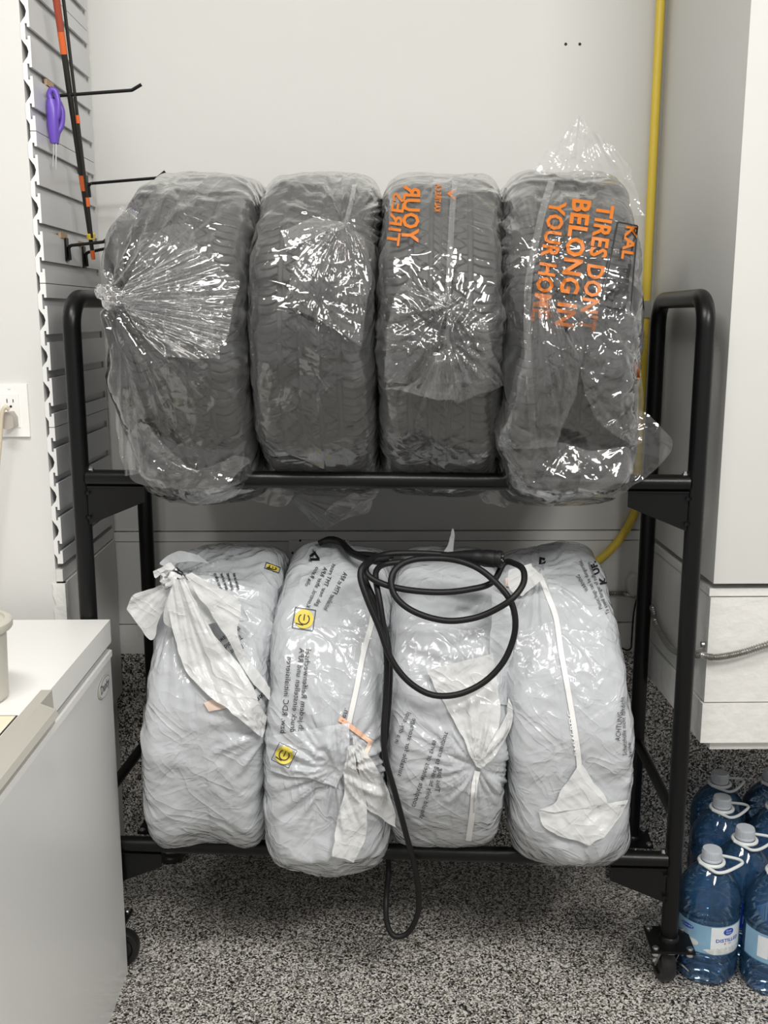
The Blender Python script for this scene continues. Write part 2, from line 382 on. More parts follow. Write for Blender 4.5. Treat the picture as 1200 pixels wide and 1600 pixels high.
# ------------------------------------------------------------------ slat wall panels
PITCH_S = 0.0725
slat_prof = [(0, 0), (0, .014), (.004, .020), (.010, .027), (.0125, .036), (.010, .045), (.004, .053), (0, .059), (0, .0725), (.0085, .0725), (.0085, .058), (.0125, .058), (.0125, .0645), (.0175, .0645), (.0175, .008), (.0125, .008), (.0125, .0145), (.0085, .0145), (.0085, 0)]
lower_half = [(0, 0), (0, .014), (.004, .020), (.006, .024), (.006, .0355), (.0175, .0355), (.0175, .008), (.0125, .008), (.0125, .0145), (.0085, .0145), (.0085, 0)]
upper_half = [(0.006, .037), (.006, .049), (.004, .053), (0, .059), (0, .0725), (.0085, .0725), (.0085, .058), (.0125, .058), (.0125, .0645), (.0175, .0645), (.0175, .037)]
def slat_mesh(name, prof):
    bm = bmesh.new()
    L_ = YW - 0.024 - YL
    A = [bm.verts.new((x, 0, z)) for x, z in prof]; B = [bm.verts.new((x, L_, z)) for x, z in prof]
    fs = [bm.faces.new(A), bm.faces.new(B[::-1])]
    n = len(prof)
    for i in range(n): bm.faces.new((A[i], B[i], B[(i + 1) % n], A[(i + 1) % n]))
    bmesh.ops.recalc_face_normals(bm, faces=bm.faces)
    me = bpy.data.meshes.new(name); me.materials.append(M['slat']); me.materials.append(M['slat_end'])
    fs[0].material_index = 1; fs[1].material_index = 1
    bm.to_mesh(me); bm.free(); return me
sm, lm, um = slat_mesh('slat', slat_prof), slat_mesh('slat', lower_half), slat_mesh('slat', upper_half)
Z0 = 0.911
names = ['grey slatted wall panel topmost, cut off by the photo\'s upper edge', 'grey slatted wall panel behind the purple tool and long hook', 'grey slatted wall panel holding the two short hooks', 'grey slatted wall panel behind the rack\'s left loop', 'lowest grey slatted wall panel beside the shelf bracket']
npan = 5
for p in range(npan):
    zb_ = Z0 + 4 * PITCH_S * p
    e = empty('slat_wall_panel', (XL + 0.0005, YL - 0.002, zb_))
    tag(e, names[npan - 1 - p], 'wall panel', 'grey slatted wall panels')
    def add(me, z):
        o = bpy.data.objects.new('slat', me); C.objects.link(o); o.parent = e; o.location = (0, 0, z)
    add(um, -PITCH_S / 2)
    for k in range(3): add(sm, PITCH_S * (k + .5))
    add(lm, PITCH_S * 3.5)

# hooks on the slat wall
def hook(name, label, base_px, tip_px, tilt_px, plate_px, X0=XS):
    """rod hook sticking out from the slat wall; base_px on slat face"""
    b = at_x(*base_px, X0 + 0.006); Y = b.y
    e = empty(name, (X0, Y, b.z)); tag(e, label, 'hook', 'black slat wall hooks')
    t = at(*tip_px, Y); t2 = at(*tilt_px, Y)
    org = Vector(e.location)
    pts = arc_path([b + Vector((0.002, 0, -0.03)), b, t, t2], 0.008, 5)
    tubeo('hook_rod', [p - org for p in pts], 0.0034, M['black'], e, n=10)
    pt, pb = plate_px
    zt_, zb_ = b.z + pt, b.z - pb
    boxo('mounting_plate', (0.0005, -0.010, zb_ - b.z), (0.004, 0.010, zt_ - b.z), M['plate'], e, 0.001)
    boxo('backing_clip', (-0.0045, -0.035, pt - 0.002), (0.0015, 0.012, pt + 0.010), M['tan'], e)
    return e
hook('wall_hook', 'upper long black hook that the purple tool hangs from', (86, 150), (206, 141), (221, 132), (0.016, 0.045))
hook('wall_hook', 'lower long black hook pointing over the leftmost bagged tire', (138, 287), (246, 278), (258, 268), (0.018, 0.045))
hook('wall_hook', 'short black hook nearer the camera, left of the rods\' orange tip', (107, 384), (162, 378), (172, 369), (0.016, 0.032))
hook('wall_hook', 'short black hook half hidden behind the leftmost clear bag', (134, 395), (172, 387), (180, 379), (0.014, 0.034))

# rods
def seg_rod(name, label, pts, segs, group=None):
    """pts: two px ends; segs: (t0,t1,r0,r1,mat,name)"""
    a, b = pts
    e = empty(name, b); tag(e, label, 'fishing rod', group)
    for t0, t1, r0, r1, m, nm in segs:
        bm = bmesh.new(); cyl(bm, (a - b) * (1 - t0), (a - b) * (1 - t1), r0, r1, n=14)
        bm_obj(nm, bm, m, e, smooth=True)
    return e
XR = -0.612
a, b = at_x(79.5, -60, XR), at_x(146, 405, XR)
def tt(y):      # fraction along rod 1 for image row
    best = min(range(200), key=lambda i: abs(to_px(np.array([list(a.lerp(b, i / 199))]))[0][1] - y)); return best / 199
r1 = seg_rod('fishing_rod', 'long tapered rod section with red and orange top and orange tip', (a, b), [
    (0, tt(50), .0078, .0070, M['rod_red'], 'printed_sleeve'), (tt(50), tt(85), .0072, .0070, M['rod_orange'], 'orange_sleeve'),
    (tt(85), tt(274), .0062, .0054, M['rod_black'], 'shaft'), (tt(274), tt(298), .0062, .0060, M['rod_orange'], 'orange_wrap'),
    (tt(298), tt(391), .0052, .0044, M['rod_black'], 'shaft'), (tt(391), 1.0, .0050, .0044, M['rod_orange'], 'orange_tip')])
XR2 = -0.604
a2, b2 = at_x(92, -60, XR2), at_x(144, 372, XR2 + .006)
r2 = seg_rod('fishing_rod', 'thin black rod section with small orange bands lying along the thicker one', (a2, b2), [
    (0, .53, .0036, .0032, M['rod_black'], 'shaft'), (.53, .56, .0042, .0042, M['rod_orange'], 'orange_wrap'), (.56, .84, .0032, .0030, M['rod_black'], 'shaft'),
    (.84, .875, .0040, .0040, M['rod_orange'], 'orange_wrap'), (.875, 1.0, .0030, .0026, M['rod_black'], 'shaft')])
p = at_x(142, 369, XR + .003)
bm = bmesh.new(); d = (b - a).normalized(); cyl(bm, -d * .005, d * .005, .0095, n=16); o = bm_obj('rod_band', bm, M['yellow'], None, smooth=True); o.location = p
tag(o, 'yellow band tying the two rod sections together above the orange tip', 'band')
p0 = at_x(134, 290, XR + .004)
bm = bmesh.new(); tube(bm, spline([(-.012, 0, .004), (0, -.008, 0), (.012, 0, .004), (0, .008, .006)], 6, closed=True) , .0014, 6); o = bm_obj('rod_tie', bm, M['black'], None, smooth=True); o.location = p0
tag(o, 'thin black tie around the rods at the lower long hook', 'tie')

# purple tool
hb = at_x(86, 150, XS + 0.02)
Yp = hb.y - 0.004
def pp(x, y, dy=0): return at(x, y, Yp + dy)
e = empty('hand_tool', pp(86, 262)); org = Vector(e.location)
tag(e, 'purple plastic handled tool with two thin metal prongs hanging on a hook', 'tool')
bm = bmesh.new()
tube(bm, [p - org for p in spline([pp(80, 158), pp(77, 148), pp(80, 141), pp(86, 142), pp(89, 150), pp(91, 162), pp(90, 180), pp(86, 190)], 6)], .0058, 12)
tube(bm, [p - org for p in spline([pp(80, 156), pp(82, 175), pp(83, 200), pp(85, 224)], 6)], .008, 14, rf=lambda t: .0062 + .006 * math.sin(math.pi * (.2 + .7 * t)))
tube(bm, [p - org for p in spline([pp(92, 160, .01), pp(97, 175, .012), pp(96, 195, .012), pp(90, 208, .008), pp(87, 224, .002)], 6)], .006, 12)
bm_obj('handle', bm, M['purple'], e, smooth=True)
for dx in (-1.6, 2.2):
    tubeo('prong', [pp(85.5 + dx, 220) - org, pp(84.5 + dx * 1.2, 262 + dx) - org], .0016, M['chrome'], e, n=8)

# outlet on the left wall
po = at(-4, 641, YL)
e = empty('wall_outlet', (po.x, YL, po.z)); tag(e, 'white wall outlet plate with a taupe plug in its lower socket', 'outlet')
w0 = at(46, 641, YL).x - po.x; hz = (at(40, 600, YL).z - at(40, 682, YL).z) / 2
boxo('cover_plate', (-w0 * .9, -.007, -hz), (w0 - .0, 0, hz), M['outlet'], e, .003)
xs = at(18, 630, YL).x - po.x
boxo('receptacle', (xs - .020, -.0095, -.034), (xs + .018, -.006, .034), M['outlet'], e, .001)
for dx, hh in ((-.0055, .0040), (.0068, .0032)):
    boxo('slot', (xs + dx - .0009, -.0099, .013 - hh + .007), (xs + dx + .0009, -.009, .013 + hh + .007), M['dark'], e)
bm = bmesh.new(); cyl(bm, (xs + .0015, -.0099, .0085), (xs + .0015, -.009, .0085), .0026, n=16); bm_obj('ground_hole', bm, M['dark'], e)
for z in (-hz * .86, hz * .86):
    bm = bmesh.new(); cyl(bm, (xs, -.0085, z), (xs, -.006, z), .0030, n=16); bm_obj('screw', bm, M['outlet'], e, smooth=True)
pg = at(16, 655, YL - .018)
g = empty('power_plug', pg); tag(g, 'taupe plug with cream cord pushed into the wall outlet', 'plug')
bm = bmesh.new()
prism(bm, [Vector(v) for v in ((-.012, 0.0085, .012), (-.005, 0.0085, .016), (.006, 0.0085, .016), (.013, 0.0085, .004), (.013, 0.0085, -.014), (.006, 0.0085, -.018), (-.006, 0.0085, -.018), (-.012, 0.0085, -.014))], (0, -.030, 0))
bm_obj('plug_body', bm, M['plug'], g, smooth=True, bevel=.003)
tubeo('cord', [at(x, y, YL - dy) - pg for x, y, dy in ()] or [p - pg for p in spline([at(14, 640, YL - .045), at(8, 636, YL - .05), at(3, 648, YL - .05), at(1, 680, YL - .045), at(-4, 740, YL - .04), at(-8, 800, YL - .035), at(-14, 900, YL - .03), at(-20, 958, YL - .03)], 6)], .0042, M['cord'], g, n=10)

# yellow gas pipe in the corner
YP = YW - .020
pts = [at(1038, -90, YP), at(1035, -20, YP), at(1027, 180, YP), at(1019, 360, YP), at(1012, 520, YP), at(1003, 700, YP), at(994, 785, YP), at(985, 815, YP), at(962, 850, YP - .01), at(930, 879, YP - .015), at(880, 905, YP - .015), at(830, 930, YP - .01)]
pts[1:6] = [Vector((XB - .022, YP, p.z)) for p in pts[1:6]]; pts[0] = Vector((XB - .022, YP, ZT - .01))
o = tubeo('gas_pipe', spline(pts, 8), .0105, M['yellow'], None, n=18)
tag(o, 'yellow coated gas pipe running down the right corner of the back wall', 'pipe')
pc = at(1016, 483, YP - .012)
o = boxo('pipe_strap', (-.011, -.002, -.02), (.010, .004, .02), M['grey_metal'], None, .001); o.location = (XB - .022, YP - .0125, pc.z)
tag(o, 'small grey metal strap on the yellow pipe beside the rack loop', 'strap')

# metal conduit
cpts = [at(905, 930, YW - .018), at(952, 927, YW - .018), at(975, 928, YW - .018), at(993, 932, YW - .02)]
for x, y in ((1018, 948), (1024, 972), (1040, 1002), (1056, 1018), (1078, 1022), (1097, 1024)): cpts.append(at_x(x, y, XB - .013))
cpts += [at(1116, 1027, YB - .010), at(1140, 1024, YB - .010), at(1165, 1018, YB - .010), at(1200, 1007, YB - .008), at(1240, 996, YB - .008)]
path = spline(cpts, 64)
o = tubeo('metal_conduit', path, .0068, M['conduit'], None, n=12, rf=lambda t: .0064 + .0012 * math.sin(t * 2 * math.pi * 125))
tag(o, 'ribbed grey metal conduit bending around the corner of the right bulkhead', 'conduit')
pc = at_x(1099, 1021, XB - .004)
e = empty('conduit_clamp', pc); tag(e, 'small metal clamp holding the conduit on the bulkhead side', 'clamp')
tubeo('strap', [(-.001, 0, .018), (-.004, 0, .012), (-.018, 0, .008), (-.021, 0, -.002), (-.016, 0, -.012), (0, 0, -.012)], .0022, M['conduit'], e, n=8)
bm = bmesh.new(); cyl(bm, (0, 0, .020), (-.006, 0, .020), .006, n=12); bm_obj('screw', bm, M['conduit'], e)
# round white fitting & thin wire behind
pk = at(989, 912, YW - .012)
bm = bmesh.new(); lathe(bm, [(0, .022), (.016, .022), (.020, .016), (.020, 0), (0, 0)], 28); bmesh.ops.rotate(bm, verts=bm.verts, matrix=Matrix.Rotation(math.pi / 2, 3, 'X')); bmesh.ops.scale(bm, verts=bm.verts, vec=(1, 1, 1.5))
o = bm_obj('wall_fitting', bm, M['board'], None, smooth=True); o.location = pk; tag(o, 'rounded white fitting on the back wall above the conduit', 'fitting')
o = tubeo('thin_wire', spline([at(995, 934, YW - .016), at(990, 960, YW - .016), at(987, 1000, YW - .016), at(986, 1012, YW - .02), at(980, 1016, YW - .022), at(968, 1012, YW - .024), at(955, 1016, YW - .025)], 8), .0022, M['cable'], None, n=8)
tag(o, 'thin black wire hanging from the conduit to the stem wall ledge', 'wire')
o = tubeo('thin_wire', spline([at_z(1034, 1060, .38), at_z(1026, 1085, .36), at_z(1015, 1096, .36), at_z(1000, 1108, .36)], 8), .0025, M['cable'], None, n=8)
o.location = (0, 0, 0)
tag(o, 'short dark wire end sticking out low behind the right rear post', 'wire')

# small white cover board
e = empty('cover_board', at(498, 862, YW - .009)); tag(e, 'small white cover board with rusty screws behind the second white bag', 'board')
a_, b_ = at(452, 885, YW - .009), at(545, 843, YW - .009); c_ = Vector(e.location)
boxo('panel', (a_.x - c_.x, -.010, -.07), (b_.x - c_.x, .0, b_.z - c_.z), M['board_rough'], e, .002)
for x, y in ((457, 864), (469, 845), (538, 846)):
    p_ = at(x, y, YW - .020) - c_
    bm = bmesh.new(); cyl(bm, p_, p_ + Vector((0, .005, 0)), .0030, n=12); bm_obj('screw', bm, M['dark'], e)

# screw holes in the back wall
for x, y in ((884, 69), (906, 69)):
    p_ = at(x, y, YW)
    bm = bmesh.new(); lathe(bm, [(0, 0.0006), (.0016, .0006), (.0028, .0012), (.0036, 0)], 16); bmesh.ops.rotate(bm, verts=bm.verts, matrix=Matrix.Rotation(math.pi / 2, 3, 'X'))
    o = bm_obj('screw_hole', bm, M['dark'], None, smooth=True); o.location = p_
    tag(o, ('left' if x < 900 else 'right') + ' one of two tiny dark screw holes high on the back wall', 'hole')

# ------------------------------------------------------------------ freezer
XF, YF, ZF = -0.5355, 2.011, 0.812
fz = empty('chest_freezer', (-0.88, 1.45, 0)); tag(fz, 'white chest freezer with beige handle and oval badge, left of the tire rack', 'freezer')
fo = Vector(fz.location)
def fbox(name, a, b, m, bevel=0.0):
    return boxo(name, Vector(a) - fo, Vector(b) - fo, m, fz, bevel)
YN = 0.75; XW = -1.17
zl = at(178, 1003, YF).z; zg = zl - .012
fbox('cabinet', (XW, YN, 0.0), (XF - .002, YF - .004, zg - .002), M['enamel'], .006)
fbox('lid', (XW, YN - .002, zl), (XF, YF, ZF), M['lid'], .008)
fbox('gasket', (XW + .01, YN + .006, zg - .004), (XF - .010, YF - .012, zl + .002), M['gasket'])
fbox('front_trim', (XF - .008, YN, zg - .016), (XF + .002, YF - .006, zg - .003), M['lid'], .001)
# handle on the lid edge facing right
h1 = at_x(77, 1100, XF).y; h0 = 1.22
hd = empty('handle', (0, 0, 0)); hd.parent = fz
bm = bmesh.new()
zt_ = ZF + .004; zm = zl + .006
prof = [(XF - .012, zt_), (XF + .006, zt_), (XF + .008, zl - .006), (XF + .002, zl - .006), (XF + .0005, zt_ - .003), (XF - .012, zt_ - .001)]
prism(bm, [Vector((x, h0, z)) - fo for x, z in prof], (0, h1 - h0, 0))
bm_obj('bracket', bm, M['handle'], hd, smooth=True, bevel=.0015)
bm = bmesh.new()
prof = [(XF + .006, zt_), (XF + .030, zt_ - .010), (XF + .034, zt_ - .020), (XF + .030, zt_ - .022), (XF + .024, zt_ - .014), (XF + .006, zt_ - .008)]
prism(bm, [Vector((x, h0, z)) - fo for x, z in prof], (0, h1 - h0 - .06, 0))
bm_obj('grip', bm, M['handle'], hd, smooth=True, bevel=.002)
pl = at_x(29, 1156, XF + .008)
bm = bmesh.new(); cyl(bm, pl - fo, pl - fo + Vector((.003, 0, 0)), .010, n=24); cyl(bm, pl - fo + Vector((.003, 0, 0)), pl - fo + Vector((.006, 0, 0)), .006, n=24)
bm_obj('lock', bm, M['handle'], hd, smooth=True)
# badge
pb_ = at_x(162, 1073, XF - .002)
bm = bmesh.new(); lathe(bm, [(0, .0012), (.030, .0012), (.032, 0)], 40)
for v in bm.verts: v.co = Vector((v.co.z * 1.5 + .001, v.co.x * 1.45, v.co.y * .68))
bdg = bm_obj('badge', bm, M['handle'], fz, smooth=True); bdg.location = pb_ - fo
def text_mesh(s, size=1.0, bold=0.0):
    cu = bpy.data.curves.new('t', 'FONT'); cu.body = s; cu.size = size; cu.offset = bold; cu.resolution_u = 2
    cu.space_character = 1.05
    ob = bpy.data.objects.new('t', cu); C.objects.link(ob)
    dg = bpy.context.evaluated_depsgraph_get(); ev = ob.evaluated_get(dg)
    me = bpy.data.meshes.new_from_object(ev)
    V = np.zeros(len(me.vertices) * 3, dtype=np.float32); me.vertices.foreach_get('co', V); V = V.reshape(-1, 3)
    Fc = [tuple(p.vertices) for p in me.polygons]
    bpy.data.objects.remove(ob); bpy.data.curves.remove(cu); bpy.data.meshes.remove(me)
    return V, Fc
bm = bmesh.new(); vs_ = [bm.verts.new((.0031, .041 * math.cos(t), .0175 * math.sin(t))) for t in [2 * math.pi * k / 36 for k in range(36)]]
bm.faces.new(vs_); bm_obj('badge_face', bm, M['enamel'], bdg)
V, Fc = text_mesh('Danby', .024, .0008)
me = bpy.data.meshes.new('badge_lettering'); cx = (V[:, 0].max() + V[:, 0].min()) / 2; cz = (V[:, 1].max() + V[:, 1].min()) / 2
me.from_pydata([(.0034, (v[0] - cx), (v[1] - cz)) for v in V], [], Fc)
link('badge_lettering', me, M['gasket'], bdg)
# sticker
a_, b_ = at_z(-40, 1150, ZF + .0004), at_z(28, 1118, ZF + .0004)
bm = bmesh.new(); box(bm, (b_.x - .12, 1.36, ZF), (b_.x, b_.y, ZF + .0008)); bmesh.ops.translate(bm, verts=bm.verts, vec=-fo); bm_obj('border', bm, M['ink'], fz)
bm = bmesh.new(); box(bm, (b_.x - .12, 1.36, ZF), (b_.x - .0025, b_.y - .003, ZF + .0012)); bmesh.ops.translate(bm, verts=bm.verts, vec=-fo); bm_obj('paper_label', bm, M['paper'], fz)
# tub on lid
pt_ = at_z(-56, 1100, ZF)
e = empty('plastic_tub', (pt_.x, pt_.y + .02, ZF + .0005)); tag(e, 'cloudy round plastic tub with a rimmed lid on the white freezer', 'tub')
bm = bmesh.new(); lathe(bm, [(0, 0), (.058, 0), (.062, .004), (.066, .125), (.064, .125), (.060, .006), (0, .004)], 44); bm_obj('body', bm, M['tub'], e, smooth=True)
bm = bmesh.new(); lathe(bm, [(.074, .118), (.076, .121), (.076, .131), (.072, .134), (.064, .134), (.062, .130), (0, .130), (0, .127), (.070, .126), (.072, .118), (.074, .118)], 44); bm_obj('lid', bm, M['tub'], e, smooth=True)

# ------------------------------------------------------------------ rack
RX, RY, RR, RW, RD = 0.0282, 1.991, -0.0703, 1.2309, 0.432
ZTOP, Z1, Z2, ZPL = 1.4608, 1.1047, 0.2974, 0.1111
RDT = 0.416        # spacing of the two rails the tires sit on
RT = 0.0180
rk = empty('tire_rack', (RX, RY, 0), RR); tag(rk, 'black tubular steel two-shelf tire rack on casters', 'rack')
W2 = RW / 2
for s in (-1, 1):
    tubeo('end_loop', arc_path([(s * W2, 0, ZPL), (s * W2, 0, ZTOP), (s * W2, RD, ZTOP), (s * W2, RD, ZPL)], .058, 10), RT, M['black'], rk, n=24)
for z, nm in ((Z1, 'upper'), (Z2, 'lower')):
    for v in (0, RDT):
        ue = W2 - RT * .8 if v == 0 else .46
        bm = bmesh.new(); cyl(bm, (-ue, v, z), (ue, v, z), RT * .93, n=24)
        r_ = bm_obj('shelf_rail', bm, M['black'], rk, smooth=True)
        for s in (-1, 1):
            if v == 0:
                for dx in (.022, .125 if z == Z2 else .022):
                    bm = bmesh.new(); c0 = Vector((s * (W2 - RT - dx + .018), v, z + RT * .9)); cyl(bm, c0, c0 + Vector((0, 0, .003)), .007, n=12); cyl(bm, c0 + Vector((0, 0, .003)), c0 + Vector((0, 0, .007)), .0045, n=6)
                    bm_obj('bolt', bm, M['chrome'], r_)
                    if z == Z1: break
    for s in (-1, 1):
        bm = bmesh.new(); cyl(bm, (s * .43, 0, z - .012), (s * .43, RDT, z - .012), .010, n=16)
        bm_obj('cross_tube', bm, M['black'], rk, smooth=True)
        # bracket: folded sheet under the rail
        for v in (0,):
            d_ = 1
            bm = bmesh.new(); zt_ = z - RT * .95
            x0_, x1_ = s * (W2 - RT * .9), s * (W2 - RT - .115)
            prism(bm, [Vector((x0_, v - .010, zt_)), Vector((x0_, v - .010, zt_ - .078)), Vector((x1_, v - .010, zt_ - .030)), Vector((x1_, v - .010, zt_))], (0, .003, 0))
            prism(bm, [Vector((x0_, v - .014, zt_ + .002)), Vector((x0_, v + .014, zt_ + .002)), Vector((x1_, v + .014, zt_ + .002)), Vector((x1_, v - .014, zt_ + .002))], (0, 0, -.003))
            bm_obj('bracket', bm, M['black'], rk, smooth=True, bevel=.0008)
            for zz in (zt_ - .012, zt_ - .062):
                bm = bmesh.new()
                c0 = Vector((s * (W2 - RT - .001), v - .014, zz)); cyl(bm, c0, c0 + Vector((0, -.004, 0)), .0035, n=8)
                bm_obj('bolt', bm, M['black'], rk)
for s in (-1, 1):
    pr = at(1003, 1150, RY + RD - .043) if s > 0 else None
    bm = bmesh.new(); cyl(bm, (s * W2, RD - .01, .375), (s * W2, .01, .39), .012, n=16); bm_obj('side_brace', bm, M['black'], rk, smooth=True)
# casters
def caster(u, v, spin, brake, label=None):
    e = empty('caster', (u, v, 0), 0); e.parent = rk
    pw = .046
    bm = bmesh.new(); box(bm, (-pw, -pw, ZPL - .006), (pw, pw, ZPL)); bm_obj('top_plate', bm, M['plate'], e, smooth=True, bevel=.0012)
    bm = bmesh.new(); lathe(bm, [(RT * 1.25, 0), (RT * 1.2, .006), (RT, .010)], 24, (0, 0, ZPL)); bm_obj('weld_collar', bm, M['black'], e, smooth=True)
    for a_ in (-1, 1):
        for b_ in (-1, 1):
            bm = bmesh.new(); c0 = Vector((a_ * pw * .78, b_ * pw * .78, ZPL)); cyl(bm, c0 - Vector((0, 0, .014)), c0 + Vector((0, 0, .002)), .0075, n=16); cyl(bm, c0, c0 + Vector((0, 0, .005)), .0048, n=8)
            bm_obj('bolt', bm, M['chrome'], e, smooth=True)
    bm = bmesh.new(); cyl(bm, (0, 0, ZPL - .018), (0, 0, ZPL - .006), .030, .036, n=30); bm_obj('swivel', bm, M['chrome'], e, smooth=True)
    R_ = .0435; off = .026
    rot = Matrix.Rotation(spin, 4, 'Z')
    # fork sides (axle along local x)
    bm = bmesh.new()
    for sx in (-1, 1):
        prism(bm, [Vector((sx * .019, -.022, ZPL - .012)), Vector((sx * .019, .024, ZPL - .012)), Vector((sx * .019, off + .012, R_ - .008)), Vector((sx * .019, off - .010, R_ - .008))], (sx * .0022, 0, 0))
    box(bm, (-.021, -.022, ZPL - .020), (.021, .024, ZPL - .016))
    cyl(bm, (-.025, off, R_), (.025, off, R_), .0055, n=14)
    bmesh.ops.transform(bm, matrix=rot, verts=bm.verts); bm_obj('fork', bm, M['chrome'], e, smooth=True, bevel=.0005)
    bm = bmesh.new(); lathe(bm, [(0, -.011), (.012, -.012), (.026, -.010), (.030, -.0145), (.040, -.015), (R_, -.010), (R_ + .0006, 0), (R_, .010), (.040, .015), (.030, .0145), (.026, .010), (.012, .012), (0, .011)], 44)
    bmesh.ops.rotate(bm, verts=bm.verts, matrix=Matrix.Rotation(math.pi / 2, 3, 'Y')); bmesh.ops.translate(bm, verts=bm.verts, vec=(0, off, R_))
    bmesh.ops.transform(bm, matrix=rot, verts=bm.verts); bm_obj('wheel', bm, M['tyre_black'], e, smooth=True)
    if brake:
        bm = bmesh.new(); prism(bm, [Vector((.021, .0, R_ + .012)), Vector((.030, -.01, R_ + .012)), Vector((.044, -.012, R_ - .002)), Vector((.040, .012, R_ - .006)), Vector((.026, .016, R_ + .004))], (0, 0, -.004))
        bmesh.ops.transform(bm, matrix=rot, verts=bm.verts); bm_obj('brake_lever', bm, M['chrome'], e, smooth=True, bevel=.0015)
caster(W2, 0, 0.10, True)
caster(-W2, 0, -1.42, True)
caster(W2, RD, 2.6, False)
caster(-W2, RD, -1.4, False)

# ------------------------------------------------------------------ noise helpers for wrinkled film
def tnoise(u, v, seed=0):
    """piecewise linear noise on a triangular lattice: flat facets with sharp creases, range -1..1"""
    s = (u + v) * 0.36602540378
    U, V_ = u + s, v + s
    i, j = np.floor(U), np.floor(V_); a, b = U - i, V_ - j
    def h(x, y):
        n = np.sin(x * 127.1 + y * 311.7 + seed * 74.7) * 43758.5453
        return (n - np.floor(n)) * 2 - 1
    up = a > b
    h00, h11 = h(i, j), h(i + 1, j + 1); hm = np.where(up, h(i + 1, j), h(i, j + 1))
    return h00 * np.where(up, 1 - a, 1 - b) + hm * np.abs(a - b) + h11 * np.where(up, b, a)
def crumple(u, v, seed, scales=((9, 1), (19, .5), (41, .22)), warp=.02):
    wu = u + warp * tnoise(u * 14 + 3, v * 14, seed + 11); wv = v + warp * tnoise(u * 14, v * 14 + 7, seed + 23)
    out = 0
    for k, (f, a) in enumerate(scales):
        th = seed * 1.7 + k * 1.1; c, s = math.cos(th), math.sin(th)
        out = out + a * tnoise((wu * c + wv * s) * f, (-wu * s + wv * c) * f, seed + k * 5)
    return out

# ------------------------------------------------------------------ tires
TR, TW = 0.326, 0.115
def tire_profile(n_tread):
    xs = np.linspace(-.101, .101, n_tread)
    r = TR - .010 * (np.abs(xs) / .101) ** 2.4 - .014 * np.clip((np.abs(xs) - .078) / .023, 0, 1) ** 2
    side = [(.109, .291), (.115, .276), (.118, .260), (.116, .246), (.106, .236), (.098, .224), (.092, .219), (.080, .222)]
    L_ = [(-x, q) for x, q in side[::-1]]
    X = np.array([p[0] for p in L_] + list(xs) + [p[0] for p in side]); R_ = np.array([p[1] for p in L_] + list(r) + [p[1] for p in side])
    return X, R_
def tire_mesh_obj(name, nphi, ntread, parent, detail=True):
    X, R_ = tire_profile(ntread)
    ph = np.linspace(0, 2 * np.pi, nphi, endpoint=False)
    PH, XX = np.meshgrid(ph, X, indexing='ij'); RR_ = np.broadcast_to(R_, PH.shape).copy()
    if detail:
        ax = np.abs(XX); s = PH * TR
        def band(val, w): return np.clip(1.3 - np.abs(val) / (w / 2), 0, 1)
        def mod(val, p): return (val + p / 2) % p - p / 2
        g = np.zeros_like(PH)
        for lo, hi in ((.0140, .0222), (.0495, .0600)): g = np.maximum(g, ((ax > lo) & (ax < hi)) * .009)
        g = np.maximum(g, (ax < .0009) * .003)
        n = 58; per = 2 * np.pi * TR / n
        rib = (ax > .0222) & (ax < .0495)
        wave = .0358 + .0115 * np.sin(PH * n + np.sign(XX) * .8) * (1 - .25 * np.abs(np.sin(PH * n)))
        g = np.maximum(g, rib * band(ax - wave, .0034) * .007)
        g = np.maximum(g, rib * (np.abs(ax - .0295) < .006) * band(mod(s + .004, per), .0024) * .006)
        g = np.maximum(g, rib * (np.abs(ax - .0425) < .006) * band(mod(s + per / 2, per), .0024) * .006)
        cr = ax < .0140
        g = np.maximum(g, cr * (ax > .003) * band(mod(s + XX * 1.0, per / 2), .0028) * .006)
        sh = (ax > .0600) & (ax < .104)
        curve = .006 * np.sin((ax - .06) / .04 * np.pi)
        g = np.maximum(g, sh * (ax < .096) * band(mod(s + curve, per / 2), .0028) * .0065)
        g = np.maximum(g, sh * band(mod(s + curve, per), .0040) * .006)
        RR_ -= g
    P = np.stack([XX, -RR_ * np.cos(PH), RR_ * np.sin(PH)], -1)
    return grid_mesh(name, P, M['rubber'], parent, wrap_u=True)
def tire_center(z, u):
    cz = z + math.sqrt((TR + RT * .93 + .002) ** 2 - (RDT / 2) ** 2)
    c, s = math.cos(RR), math.sin(RR)
    return Vector((RX + c * u - s * RDT / 2, RY + s * u + c * RDT / 2, cz))
def u_of(px, py, Y):
    return (at(px, py, Y).x - RX + math.sin(RR) * RD / 2) / math.cos(RR)
cR, sR = math.cos(RR), math.sin(RR)

